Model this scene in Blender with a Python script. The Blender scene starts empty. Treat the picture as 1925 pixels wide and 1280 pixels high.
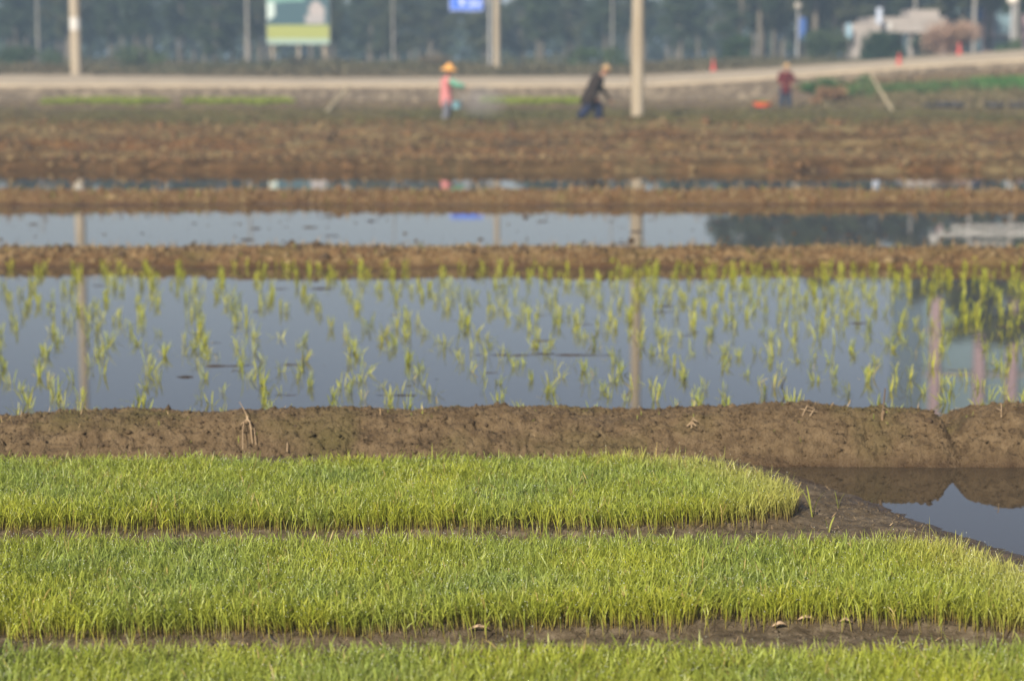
import bpy, bmesh, math, random
import numpy as np
from mathutils import Vector, Matrix

# ------------------------------------------------------------------ camera, sky, sun, exposure
S = bpy.context.scene
FPX = 4000.0; TH = math.atan(509/4000); CAMH = 1.83
cam_d = bpy.data.cameras.new("camera"); cam = bpy.data.objects.new("camera", cam_d)
S.collection.objects.link(cam); S.camera = cam
cam.location = (0, 0, CAMH); cam.rotation_euler = (math.pi/2 - TH, 0, 0)
cam_d.sensor_width = 36; cam_d.lens = FPX/1925*36
cam_d.clip_start = 0.1; cam_d.clip_end = 5000
cam_d.dof.use_dof = True; cam_d.dof.focus_distance = 7.9; cam_d.dof.aperture_fstop = 2.2
cam_d.dof.aperture_blades = 9

SUN_EL, SUN_AZ = math.radians(33), math.radians(205)     # azimuth clockwise from +Y (the view direction)
w = bpy.data.worlds.new("World"); S.world = w; w.use_nodes = True
nt = w.node_tree; bg = nt.nodes["Background"]
sky = nt.nodes.new("ShaderNodeTexSky"); sky.sky_type = 'NISHITA'; sky.sun_disc = False
sky.sun_elevation = SUN_EL; sky.sun_rotation = SUN_AZ
sky.air_density = 1.0; sky.dust_density = .8; sky.ozone_density = 3.5
tint = nt.nodes.new("ShaderNodeMix"); tint.data_type = 'RGBA'; tint.blend_type = 'MULTIPLY'; tint.inputs[0].default_value = 1
tint.inputs[7].default_value = (1.25, .98, .90, 1); nt.links.new(sky.outputs[0], tint.inputs[6]); nt.links.new(tint.outputs[2], bg.inputs[0]); bg.inputs[1].default_value = 0.06
sd = bpy.data.lights.new("sun", 'SUN'); sd.energy = 4.4; sd.angle = math.radians(0.8); sd.color = (1, .89, .72)
so = bpy.data.objects.new("sun", sd); S.collection.objects.link(so)
sdir = Vector((math.sin(SUN_AZ)*math.cos(SUN_EL), math.cos(SUN_AZ)*math.cos(SUN_EL), math.sin(SUN_EL)))
so.rotation_euler = sdir.to_track_quat('Z', 'Y').to_euler(); so.location = (0, -10, 30)
S.view_settings.view_transform = 'Standard'; S.view_settings.look = 'None'
S.view_settings.gamma = 1; S.view_settings.exposure = 0.76
S.render.engine = 'CYCLES'
S.cycles.use_denoising = True
S.cycles.max_bounces = 6; S.cycles.diffuse_bounces = 3; S.cycles.transparent_max_bounces = 8
S.cycles.volume_bounces = 0
S.cycles.sample_clamp_indirect = 6

COL = S.collection
rng = np.random.default_rng(7); random.seed(7)

# ------------------------------------------------------------------ helpers
def at(px, py, Y):
    """point of the photograph's pixel at distance Y"""
    u = (px-962.5)/FPX; v = (640-py)/FPX
    t = Y/(math.cos(TH)+v*math.sin(TH))
    return u*t, CAMH + t*(-math.sin(TH)+v*math.cos(TH))

def tag(o, label=None, cat=None, group=None, kind=None):
    if label: o["label"] = label
    if cat: o["category"] = cat
    if group: o["group"] = group
    if kind: o["kind"] = kind
    return o

def empty(name, loc, rz=0):
    o = bpy.data.objects.new(name, None); COL.objects.link(o)
    o.empty_display_size = .1; o.location = loc; o.rotation_euler = (0, 0, rz); return o

def link(name, me, m, parent=None, loc=None):
    o = bpy.data.objects.new(name, me); COL.objects.link(o)
    if m is not None and len(me.materials) == 0: me.materials.append(m)
    if parent: o.parent = parent
    if loc is not None: o.location = loc
    return o

def mesh_np(name, V, F, col=None, smooth=False, mats=None, midx=None):
    me = bpy.data.meshes.new(name)
    V = np.asarray(V, np.float32); F = np.asarray(F, np.int32)
    n = F.shape[1]
    me.vertices.add(len(V)); me.vertices.foreach_set("co", V.ravel())
    me.loops.add(F.size); me.loops.foreach_set("vertex_index", F.ravel())
    me.polygons.add(len(F)); me.polygons.foreach_set("loop_start", np.arange(0, F.size, n, dtype=np.int32))
    if smooth: me.polygons.foreach_set("use_smooth", np.ones(len(F), bool))
    if mats:
        for m in mats: me.materials.append(m)
        if midx is not None: me.polygons.foreach_set("material_index", np.asarray(midx, np.int32))
    me.update(calc_edges=True)
    if col is not None:
        a = me.color_attributes.new("Col", 'FLOAT_COLOR', 'POINT')
        c = np.ones((len(V), 4), np.float32); c[:, :3] = col
        a.data.foreach_set("color", c.ravel())
    return me

def _h(ix, iy, seed):
    n = (ix.astype(np.int64)*374761393 + iy.astype(np.int64)*668265263 + seed*1442695041) & 0xffffffff
    n = ((n ^ (n >> 13))*1274126177) & 0xffffffff
    return ((n ^ (n >> 16)) & 0xffff)/65535.0

def vnoise(x, y, seed=0):
    ix = np.floor(x); iy = np.floor(y); fx = x-ix; fy = y-iy
    fx = fx*fx*(3-2*fx); fy = fy*fy*(3-2*fy)
    a = _h(ix, iy, seed); b = _h(ix+1, iy, seed); c = _h(ix, iy+1, seed); d = _h(ix+1, iy+1, seed)
    return (a*(1-fx)+b*fx)*(1-fy) + (c*(1-fx)+d*fx)*fy

def fbm(x, y, seed=0, oct=5, gain=.5):
    s = 0; a = 1; t = 0
    for i in range(oct):
        s = s + a*vnoise(x*2**i+i*17.3, y*2**i-i*9.1, seed+i); t += a; a *= gain
    return s/t - .5            # about -.5 .. .5

def clods(x, y, seed):         # rounded lumps with dark creases between them
    return 1-np.abs(2*vnoise(x, y, seed)-1)

def grid(name, xs, ys, zf, m, col=None, smooth=True, parent=None, reg=None):
    X, Y = np.meshgrid(xs, ys); Z = zf(X, Y)
    V = np.stack([X, Y, Z], -1).reshape(-1, 3); nx, ny = len(xs), len(ys)
    i = np.arange(nx-1)[None, :] + nx*np.arange(ny-1)[:, None]; i = i.ravel()
    F = np.stack([i, i+1, i+nx+1, i+nx], 1)
    c = col(X, Y, Z).reshape(-1, 3) if col else None
    return link(name, mesh_np(name, V, F, c, smooth), m, parent)

def axis(a, b, step, A, B, coarse):
    return np.concatenate([np.arange(A, a, coarse), np.arange(a, b, step), np.arange(b, B+coarse*.5, coarse)])

def sstep(a, b, x):
    t = np.clip((x-a)/(b-a), 0, 1); return t*t*(3-2*t)

class MB:
    def __init__(s): s.v = []; s.f = []; s.m = []
    def add(s, vs, fs, mi=0):
        b = len(s.v); s.v += [tuple(v) for v in vs]; s.f += [tuple(b+i for i in f) for f in fs]; s.m += [mi]*len(fs)
    def box(s, x0, x1, y0, y1, z0, z1, mi=0):
        vs = [(x, y, z) for z in (z0, z1) for y in (y0, y1) for x in (x0, x1)]
        s.add(vs, [(0, 2, 3, 1), (4, 5, 7, 6), (0, 1, 5, 4), (2, 6, 7, 3), (0, 4, 6, 2), (1, 3, 7, 5)], mi)
    def tube(s, pts, rs, n=10, mi=0, cap=True, flat=1.0):
        pts = [Vector(p) for p in pts]; rings = []
        if not hasattr(rs, '__len__'): rs = [rs]*len(pts)
        vs = []; fs = []
        for i, p in enumerate(pts):
            d = (pts[min(i+1, len(pts)-1)]-pts[max(i-1, 0)]).normalized()
            a = Vector((0, 0, 1)) if abs(d.z) < .9 else Vector((1, 0, 0))
            u = d.cross(a).normalized(); w_ = d.cross(u).normalized()
            for k in range(n):
                t = 2*math.pi*k/n
                vs.append(p+(u*math.cos(t)+w_*math.sin(t)*flat)*rs[i])
        for i in range(len(pts)-1):
            for k in range(n):
                k2 = (k+1) % n
                fs.append((i*n+k, i*n+k2, (i+1)*n+k2, (i+1)*n+k))
        if cap:
            fs.append(tuple(range(n-1, -1, -1))); fs.append(tuple((len(pts)-1)*n+k for k in range(n)))
        s.add(vs, fs, mi)
    def lathe(s, prof, n=16, c=(0, 0, 0), mi=0, sx=1, sy=1, wob=0):
        vs = []; fs = []
        for (r, z) in prof:
            for k in range(n):
                t = 2*math.pi*k/n; rr = r*(1+wob*math.sin(3*t+r*7))
                vs.append((c[0]+rr*math.cos(t)*sx, c[1]+rr*math.sin(t)*sy, c[2]+z))
        for i in range(len(prof)-1):
            for k in range(n):
                k2 = (k+1) % n; fs.append((i*n+k, i*n+k2, (i+1)*n+k2, (i+1)*n+k))
        s.add(vs, fs, mi)
    def build(s, name, m, parent=None, smooth=True, loc=None):
        me = bpy.data.meshes.new(name); me.from_pydata(s.v, [], s.f)
        ms = m if isinstance(m, (list, tuple)) else [m]
        for k in ms: me.materials.append(k)
        for p, mi in zip(me.polygons, s.m): p.material_index = mi; p.use_smooth = smooth
        me.update()
        bm = bmesh.new(); bm.from_mesh(me); bmesh.ops.recalc_face_normals(bm, faces=bm.faces); bm.to_mesh(me); bm.free()
        if smooth and hasattr(me, "set_sharp_from_angle"): me.set_sharp_from_angle(angle=math.radians(40))
        return link(name, me, None, parent, loc)

# ------------------------------------------------------------------ materials
def newmat(name):
    m = bpy.data.materials.new(name); m.use_nodes = True
    return m, m.node_tree, m.node_tree.nodes["Principled BSDF"]

def mat(name, c1, c2=None, rough=.8, scale=5, detail=6, bump=0, bscale=None, spec=.5, metal=0, stretch=None):
    m, t, p = newmat(name); N = t.nodes; L = t.links
    p.inputs["Roughness"].default_value = rough; p.inputs["Metallic"].default_value = metal
    p.inputs["Specular IOR Level"].default_value = spec
    c2 = c2 or tuple(x*.75 for x in c1)
    tc = N.new("ShaderNodeTexCoord"); src = tc.outputs["Object"]
    if stretch:
        mp = N.new("ShaderNodeMapping"); mp.inputs["Scale"].default_value = stretch; L.new(src, mp.inputs[0]); src = mp.outputs[0]
    n = N.new("ShaderNodeTexNoise"); n.inputs["Scale"].default_value = scale; n.inputs["Detail"].default_value = detail
    n.inputs["Roughness"].default_value = .65; L.new(src, n.inputs["Vector"])
    r = N.new("ShaderNodeValToRGB"); r.color_ramp.elements[0].position = .32; r.color_ramp.elements[1].position = .68
    r.color_ramp.elements[0].color = (*c2, 1); r.color_ramp.elements[1].color = (*c1, 1)
    L.new(n.outputs[0], r.inputs[0]); L.new(r.outputs[0], p.inputs["Base Color"])
    if bump:
        b = N.new("ShaderNodeBump"); b.inputs["Strength"].default_value = .8; b.inputs["Distance"].default_value = bump
        n2 = N.new("ShaderNodeTexNoise"); n2.inputs["Scale"].default_value = bscale or scale*4; n2.inputs["Detail"].default_value = 5
        L.new(src, n2.inputs["Vector"]); L.new(n2.outputs[0], b.inputs["Height"]); L.new(b.outputs[0], p.inputs["Normal"])
    return m

def leafmat(name, rough=.45, trans=.35, tint=(1, 1, 1), spec=.4):
    m, t, p = newmat(name); N = t.nodes; L = t.links
    a = N.new("ShaderNodeAttribute"); a.attribute_name = "Col"
    mx = N.new("ShaderNodeMix"); mx.data_type = 'RGBA'; mx.blend_type = 'MULTIPLY'; mx.inputs[0].default_value = 1
    mx.inputs[7].default_value = (*tint, 1); L.new(a.outputs["Color"], mx.inputs[6])
    L.new(mx.outputs[2], p.inputs["Base Color"]); p.inputs["Roughness"].default_value = rough
    p.inputs["Specular IOR Level"].default_value = spec
    tr = N.new("ShaderNodeBsdfTranslucent"); L.new(mx.outputs[2], tr.inputs[0])
    ms = N.new("ShaderNodeMixShader"); ms.inputs[0].default_value = trans
    L.new(p.outputs[0], ms.inputs[1]); L.new(tr.outputs[0], ms.inputs[2])
    L.new(ms.outputs[0], N["Material Output"].inputs[0])
    return m

def soilmat(name, dark, mid, light, moss=None, scale=9, bump=.004, wet=.03, straw=None):
    m, t, p = newmat(name); N = t.nodes; L = t.links
    g = N.new("ShaderNodeNewGeometry")
    n1 = N.new("ShaderNodeTexNoise"); n1.inputs["Scale"].default_value = scale; n1.inputs["Detail"].default_value = 8; n1.inputs["Roughness"].default_value = .7
    L.new(g.outputs["Position"], n1.inputs["Vector"])
    r = N.new("ShaderNodeValToRGB"); e = r.color_ramp.elements
    e[0].position = .3; e[0].color = (*dark, 1); e[1].position = .7; e[1].color = (*light, 1)
    k = e.new(.48); k.color = (*mid, 1)
    L.new(n1.outputs[0], r.inputs[0]); out = r.outputs[0]
    def over(col, fac_out):
        nonlocal out
        mx = N.new("ShaderNodeMix"); mx.data_type = 'RGBA'; L.new(fac_out, mx.inputs[0]); L.new(out, mx.inputs[6]); mx.inputs[7].default_value = (*col, 1)
        out = mx.outputs[2]
    if moss:
        n2 = N.new("ShaderNodeTexNoise"); n2.inputs["Scale"].default_value = 2.2; n2.inputs["Detail"].default_value = 6; L.new(g.outputs["Position"], n2.inputs["Vector"])
        mr = N.new("ShaderNodeMapRange"); mr.inputs[1].default_value = .5; mr.inputs[2].default_value = .68; mr.inputs[4].default_value = .6
        L.new(n2.outputs[0], mr.inputs[0]); over(moss, mr.outputs[0])
    if straw:
        n3 = N.new("ShaderNodeTexNoise"); n3.inputs["Scale"].default_value = scale*5; n3.inputs["Detail"].default_value = 3; L.new(g.outputs["Position"], n3.inputs["Vector"])
        mr = N.new("ShaderNodeMapRange"); mr.inputs[1].default_value = .6; mr.inputs[2].default_value = .68; mr.inputs[4].default_value = .7
        L.new(n3.outputs[0], mr.inputs[0]); over(straw, mr.outputs[0])
    sx = N.new("ShaderNodeSeparateXYZ"); L.new(g.outputs["Position"], sx.inputs[0])
    wm = N.new("ShaderNodeMapRange"); wm.inputs[1].default_value = 0; wm.inputs[2].default_value = max(wet, .001); wm.inputs[3].default_value = 1; wm.inputs[4].default_value = 0
    L.new(sx.outputs[2], wm.inputs[0])
    wc = N.new("ShaderNodeMath"); wc.operation = 'MULTIPLY'; wc.inputs[1].default_value = .55; L.new(wm.outputs[0], wc.inputs[0])
    over((dark[0]*.8, dark[1]*.62, dark[2]*.55), wc.outputs[0])     # soaked soil at the water's edge
    L.new(out, p.inputs["Base Color"])
    rr = N.new("ShaderNodeMapRange"); rr.inputs[3].default_value = .72; rr.inputs[4].default_value = .35; L.new(wm.outputs[0], rr.inputs[0]); L.new(rr.outputs[0], p.inputs["Roughness"])
    p.inputs["Specular IOR Level"].default_value = .35
    b = N.new("ShaderNodeBump"); b.inputs["Strength"].default_value = 1; b.inputs["Distance"].default_value = bump
    n4 = N.new("ShaderNodeTexNoise"); n4.inputs["Scale"].default_value = scale*9; n4.inputs["Detail"].default_value = 6; L.new(g.outputs["Position"], n4.inputs["Vector"])
    L.new(n4.outputs[0], b.inputs["Height"]); L.new(b.outputs[0], p.inputs["Normal"])
    return m

M_MUD = soilmat("wet_mud", (.038, .027, .016), (.092, .070, .043), (.175, .140, .095), scale=14, bump=.006)
M_BUND = soilmat("bund_mud", (.050, .032, .016), (.125, .086, .045), (.19, .138, .078), moss=(.092, .082, .024), scale=13, bump=.016, wet=.06)
M_BUND2 = soilmat("field_bund_mud", (.055, .030, .013), (.14, .084, .037), (.21, .145, .068), moss=(.12, .10, .032), scale=2.6, bump=.02, wet=.05, straw=(.33, .235, .12))
M_FLOOR = soilmat("paddy_floor_mud", (.045, .034, .024), (.08, .06, .042), (.11, .085, .06), scale=4, bump=.01, wet=.02)
M_GROUND = mat("plain_soil", (.13, .10, .06), (.08, .07, .04), rough=.95, scale=.3)
M_STRAW = leafmat("straw", .7, .15, spec=.2)
M_RICE = leafmat("rice_leaf", .42, .32, spec=.42)
M_TUFT = leafmat("rice_tuft_leaf", .45, .35, spec=.35)
M_TREE = leafmat("tree_leaf", .55, .2, spec=.3)
M_BUSH = leafmat("bush_leaf", .6, .25, spec=.3)
M_BARK = mat("bark", (.19, .165, .13), (.09, .078, .06), rough=.9, scale=3, bump=.02, stretch=(2, 2, .5))
M_CONC = mat("pole_concrete", (.42, .37, .29), (.29, .24, .17), rough=.85, scale=1.5, bump=.003, stretch=(3, 3, .35))
M_GREYP = mat("grey_pole", (.30, .29, .27), (.22, .21, .19), rough=.8, scale=1.5)
M_ROAD = mat("pale_road", (.45, .38, .28), (.35, .29, .21), rough=.9, scale=1.2, bump=.01)
M_STEEL = mat("galvanised_steel", (.45, .46, .47), (.33, .34, .35), rough=.5, scale=6, metal=.3)
M_WHITE = mat("white_paint", (.62, .62, .60), (.48, .47, .45), rough=.6, scale=2)
M_DARK = mat("dark_plastic", (.03, .032, .035), (.015, .016, .018), rough=.5, scale=9)

def field_mat():
    m, t, p = newmat("field_soil"); N = t.nodes; L = t.links
    a = N.new("ShaderNodeAttribute"); a.attribute_name = "Col"
    g = N.new("ShaderNodeNewGeometry")
    n = N.new("ShaderNodeTexNoise"); n.inputs["Scale"].default_value = 2.2; n.inputs["Detail"].default_value = 9; n.inputs["Roughness"].default_value = .75
    L.new(g.outputs["Position"], n.inputs["Vector"])
    mr = N.new("ShaderNodeMapRange"); mr.inputs[1].default_value = .3; mr.inputs[2].default_value = .7; mr.inputs[3].default_value = .12; mr.inputs[4].default_value = 1.4
    L.new(n.outputs[0], mr.inputs[0])
    mx = N.new("ShaderNodeVectorMath"); mx.operation = 'SCALE'; L.new(a.outputs["Color"], mx.inputs[0]); L.new(mr.outputs[0], mx.inputs["Scale"])
    L.new(mx.outputs[0], p.inputs["Base Color"]); p.inputs["Roughness"].default_value = .9; p.inputs["Specular IOR Level"].default_value = .2
    b = N.new("ShaderNodeBump"); b.inputs["Distance"].default_value = .05; L.new(n.outputs[0], b.inputs["Height"]); L.new(b.outputs[0], p.inputs["Normal"])
    return m
M_FIELD = field_mat()

def water_mat():
    m, t, p = newmat("paddy_water"); N = t.nodes; L = t.links
    p.inputs["Base Color"].default_value = (.05, .04, .028, 1); p.inputs["Roughness"].default_value = .0
    p.inputs["IOR"].default_value = 1.36; p.inputs["Specular IOR Level"].default_value = .5
    g = N.new("ShaderNodeNewGeometry")
    n = N.new("ShaderNodeTexNoise"); n.inputs["Scale"].default_value = 5; n.inputs["Detail"].default_value = 3
    mp = N.new("ShaderNodeMapping"); mp.inputs["Scale"].default_value = (.6, 1.6, 1); L.new(g.outputs["Position"], mp.inputs[0]); L.new(mp.outputs[0], n.inputs["Vector"])
    b = N.new("ShaderNodeBump"); b.inputs["Strength"].default_value = .05; b.inputs["Distance"].default_value = .003
    L.new(n.outputs[0], b.inputs["Height"]); L.new(b.outputs[0], p.inputs["Normal"])
    return m
M_WATER = water_mat()

# ------------------------------------------------------------------ ground
def road_zf(x):       # height of the road's near edge
    return np.interp(x, [-90, -20, 5.7, 11.6, 17.3, 22.9, 30, 45, 90], [1.12, 1.12, 1.12, 1.47, 1.93, 2.26, 2.55, 2.83, 2.93])
def road_zb(x):
    return np.interp(x, [-90, -23, -9, 6, 12.3, 18.3, 24.3, 32, 48, 90], [1.55, 1.60, 1.45, 1.55, 1.91, 2.36, 2.79, 3.1, 3.4, 3.5])

def ground_z(X, Y):
    hi = road_zb(X)*.6+.45 + np.clip((Y-110)/60, 0, 1)*.1 + fbm(X/14, Y/14, 5)*.5
    return np.where(Y < 101.5, -.35, np.where(Y < 102.5, -.35+(road_zb(X)-.08+.35)*1.0, np.where(Y < 300, hi, hi*.6)))
gx = np.concatenate([[-2500, -900, -400, -200], np.arange(-120, 121, 3.), [200, 400, 900, 2500]])
gyv = np.concatenate([[-300, -60, -10], np.arange(-4, 96, 10.), [98, 101.4, 101.6, 103.5], np.arange(106, 300, 5.), [340, 500, 900, 2800]])
tag(grid("ground", gx, gyv, ground_z, M_GROUND), "brown soil of the plain beneath the fields and the trees", kind='structure')

# ------------------------------------------------------------------ near mud, its beds and shore
SH_Y = [4, 5, 6.5, 7.5, 7.91, 8.33, 8.69, 9.08, 9.35, 9.63, 9.9]
SH_X = [3.6, 3.2, 2.7, 2.15, 1.94, 1.78, 1.63, 1.47, 1.33, 1.24, 1.15]
BED = {1: (8.12, 9.24), 2: (6.54, 7.60), 3: (4.95, 6.13)}
def bed_front(k, X):          # the front edges are not ruler-straight
    if k == 2: return np.interp(X, [-1.6, -.76, -.1, .45, .9, 1.25, 1.6, 2.2], [-.09, .02, .07, .13, .19, .14, .06, .02])
    if k == 1: return np.interp(X, [-2, .3, .75, 1.1], [-.02, -.01, .05, .18])
    return 0*X
def bed_end(k, Y):            # right end of bed k
    if k == 1: return np.interp(Y, [8.1, 8.3, 8.5, 8.85, 9.07, 9.2], [1.0, 1.10, 1.17, 1.06, .90, .60])
    if k == 2: return np.interp(Y, [6.5, 6.9, 7.1, 7.35, 7.55, 7.62], [1.86, 1.80, 1.74, 1.66, 1.58, 1.15])
    return np.full_like(Y, 2.5)
def near_z(X, Y):
    d = np.interp(Y, SH_Y, SH_X) - X + .10*fbm(X*3, Y*3, 3)
    z = np.clip(d*.16, -.10, .038)
    for k, (a, b) in BED.items():
        wob = .05*fbm(X*2.2, Y*0+k, 11+k)
        ins = sstep(a-.05, a+.03, Y+wob-bed_front(k, X))*(1-sstep(b-.02, b+.05, Y+wob))*(1-sstep(-.02, .10, X-bed_end(k, Y)))
        z = z+ins*.018
    c = clods(X*22, Y*22, 21)*.5 + clods(X*45, Y*45, 22)*.3 + fbm(X*7, Y*7, 23)*.9
    land = sstep(-.01, .02, z)
    return z + (c-.55)*.020*land + .012*fbm(X*2, Y*2, 31)
tag(grid("mud_flat", axis(-2.7, 3.2, .008, -6, 6, .06), np.arange(4.2, 9.96, .008), near_z, M_MUD),
    "dark wet clodded mud between and around the seedling beds", kind='structure')

# ------------------------------------------------------------------ front bund
cy = [(-1200, 775), (-300, 772), (0, 788), (100, 776), (250, 772), (330, 786), (430, 772), (640, 770), (760, 780), (900, 768), (1050, 770), (1150, 784), (1250, 781), (1330, 772), (1400, 768),
      (1480, 762), (1600, 765), (1700, 767), (1750, 770), (1766, 782), (1784, 815), (1798, 812), (1818, 782), (1860, 767), (1925, 762), (2200, 770), (3000, 765)]
CX, CH = [], []
for (px_, py_) in cy:
    x_, z_ = at(px_, py_, 9.99); CX.append(x_); CH.append(z_-.014)
holes = []
for (px_, py_, rx, ry, dp) in [(452, 833, .03, .012, .035), (480, 834, .05, .008, .03), (513, 826, .03, .007, .03), (565, 817, .015, .01, .025), (595, 817, .02, .007, .02), (612, 834, .02, .008, .025),
                               (655, 848, .014, .013, .03), (680, 815, .035, .012, .02), (1658, 800, .014, .012, .05), (1633, 819, .022, .006, .03), (1500, 802, .02, .005, .02), (1680, 845, .014, .006, .025),
                               (1888, 815, .012, .009, .03), (1422, 829, .025, .005, .02), (1380, 822, .02, .006, .02), (350, 788, .02, .012, .03), (240, 790, .02, .01, .02), (120, 800, .03, .01, .02),
                               (1100, 800, .025, .008, .025), (1060, 815, .02, .01, .02), (900, 805, .02, .008, .02), (980, 840, .025, .007, .025), (1300, 845, .03, .008, .03), (1270, 835, .02, .008, .025),
                               (1560, 855, .03, .01, .02), (1590, 840, .025, .008, .02), (760, 835, .02, .01, .02), (60, 840, .02, .008, .02), (10, 841, .02, .008, .02), (1745, 832, .02, .01, .02)]:
    zz = CAMH; t_ = 0
    for Yt in np.arange(9.75, 10.3, .01):          # where the sight line meets the bund's face
        xx, zz = at(px_, py_, Yt)
        if zz <= np.interp(xx, CX, CH)*min(1, (Yt-9.73)/.2): break
    holes.append((xx, Yt, rx, ry*2.2, dp))
def bund_a(X, Y):
    Yw = Y + .03*fbm(X*1.3, X*0, 41) + .02*fbm(X*6, Y*6, 42)
    h = np.interp(X, CX, CH) + .012*fbm(X*9, Y*3, 47)
    # softly bulging front face, broad rounded top, back slope into the paddy
    f = np.interp(Yw, [9.62, 9.73, 9.78, 9.85, 9.92, 9.98, 10.08, 10.25, 10.5, 10.8, 11.05, 11.4],
                  [-.3, 0, .32, .66, .90, 1.0, .95, .84, .62, .28, -.05, -.35])
    z = f*h
    Ys = Y + 1.3*z*(Y < 10.1)+.312*(Y >= 10.1)
    n = .034*fbm(X*2.3, Ys*3, 43, 4) + .012*(clods(X*9, Ys*13, 44)-.5)*(.3+1.6*vnoise(X*1.7, Ys*3, 61)) + .012*(clods(X*24, Ys*30, 45)-.5)*(.2+1.8*vnoise(X*2.4, Ys*4, 62)) + .015*fbm(X*45, Ys*45, 46, 3)
    n = n - .034*np.clip(vnoise(X*12, Ys*30, 58)-.76, 0, 1)/.24 - .014*np.clip(vnoise(X*38, Ys*52, 59)-.70, 0, 1)/.3
    z = z + (n*sstep(.0, .3, f)*.9 + n*.3)*(.8+.5*sstep(.0, .3, 1.02-f)+.3*(Y > 10.1))
    for (hx, hy, rx, ry, dp) in holes:
        q = ((X-hx)/rx)**2 + ((Y-hy)/ry)**2
        z = z - dp*np.exp(-q*1.2)*(1+.6*fbm(X*40, Y*40, 48))
    for k in range(5):                             # slanting cracks
        cx0 = [-1.6, -.72, .0, .65, 1.45, 2.05][k]; sl = [.8, -1.2, .9, -.9, .6, -1.4][k]
        q = (X-cx0-(Y-9.86)*sl*1.7+.04*fbm(X*12, Y*12, 50+k))/.006
        z = z - .012*np.exp(-q*q)*sstep(9.74, 9.80, Y)*(1-sstep(9.93, 9.97, Y))
    return z
o = grid("mud_bund", axis(-2.9, 3.1, .0065, -14, 14, .12), np.arange(9.6, 11.45, .0065), bund_a, M_BUND)
tag(o, "nearest brown mud bund with cracked face and a notch at its right end", kind='structure')

# bunds further out
def make_bund(name, y0, y1, y2, y3, h, seed, label, hx=None, step=.025, span=9, XB=26):
    def zf(X, Y):
        Yw = Y + .35*fbm(X*.35, X*0+seed, seed) + .12*fbm(X*2, Y*2, seed+1)
        f = np.interp(Yw, [y0-.3, y0, y1, y2, y3, y3+.6], [-.9, 0, 1, .85, 0, -.6])
        hh = h*(1+.35*fbm(X*.8, X*0, seed+2))
        z = f*hh
        n = .06*fbm(X*1.6, Y*1.6, seed+3, 4) + .035*(clods(X*4, Y*4, seed+4)-.6) + .03*(clods(X*10, Y*10, seed+5)-.6)
        return z + n*(sstep(-.05, .5, f)*.8+.1)
    return tag(grid(name, axis(-span, span, step, -XB, XB, .3), np.arange(y0-.6, y3+.7, step), zf, M_BUND2), label, kind='structure')
make_bund("mud_bund", 19.8, 20.2, 20.7, 21.6, .125, 60, "reddish brown mud bund at the far side of the planted paddy", step=.025, span=6)
make_bund("mud_bund", 29.0, 29.6, 30.2, 31.2, .14, 80, "straw-strewn brown mud bund between the two bare flooded paddies", step=.04, span=8)

# paddy floors that just break the surface as low mud ridges
def floor_fn(amp, thr, seed, sx, sy):
    def zf(X, Y):
        n = fbm(X*sx, Y*sy, seed, 5, .6) + .5
        c = (vnoise(X*3.1, Y*7, seed+9)-.5)*.05
        return -.04 + .075*(1-np.exp(-amp*6*np.clip(n+c-thr, 0, 1)))
    return zf
tag(grid("paddy_floor", axis(-6, 6, .03, -14, 14, .3), np.arange(10.9, 20.2, .03), floor_fn(.6, .58, 101, 1.6, 11), M_FLOOR),
    "dark mud just breaking the surface of the planted paddy", kind='structure')
tag(grid("paddy_floor", axis(-8, 8, .04, -26, 26, .4), np.arange(21.2, 29.4, .04), floor_fn(.9, .63, 131, 2.4, 6), M_FLOOR),
    "dark mud lumps just breaking the surface of the bare flooded paddy", kind='structure')
tag(grid("paddy_floor", axis(-10, 10, .06, -26, 26, .5), np.arange(30.8, 39.4, .06), floor_fn(.6, .74, 151, .5, 1.5), M_FLOOR),
    "mud under the narrow far strip of water", kind='structure')

# water sheets
def water(x0, x1, y0, y1, label):
    V = [(x0, y0, 0), (x1, y0, 0), (x1, y1, 0), (x0, y1, 0)]
    tag(link("paddy_water", mesh_np("paddy_water", V, [(0, 1, 2, 3)]), M_WATER), label, kind='structure')
water(.6, 13.9, 4.3, 10.2, "still puddle right of the beds mirroring the nearest bund")
water(-13.9, 13.9, 10.4, 20.4, "still blue grey water of the paddy planted with rice tufts")
water(-25.9, 25.9, 20.6, 29.9, "still bare flooded paddy mirroring the poles")
water(-25.9, 25.9, 30.0, 39.4, "narrow far strip of still water before the brown field")

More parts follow.
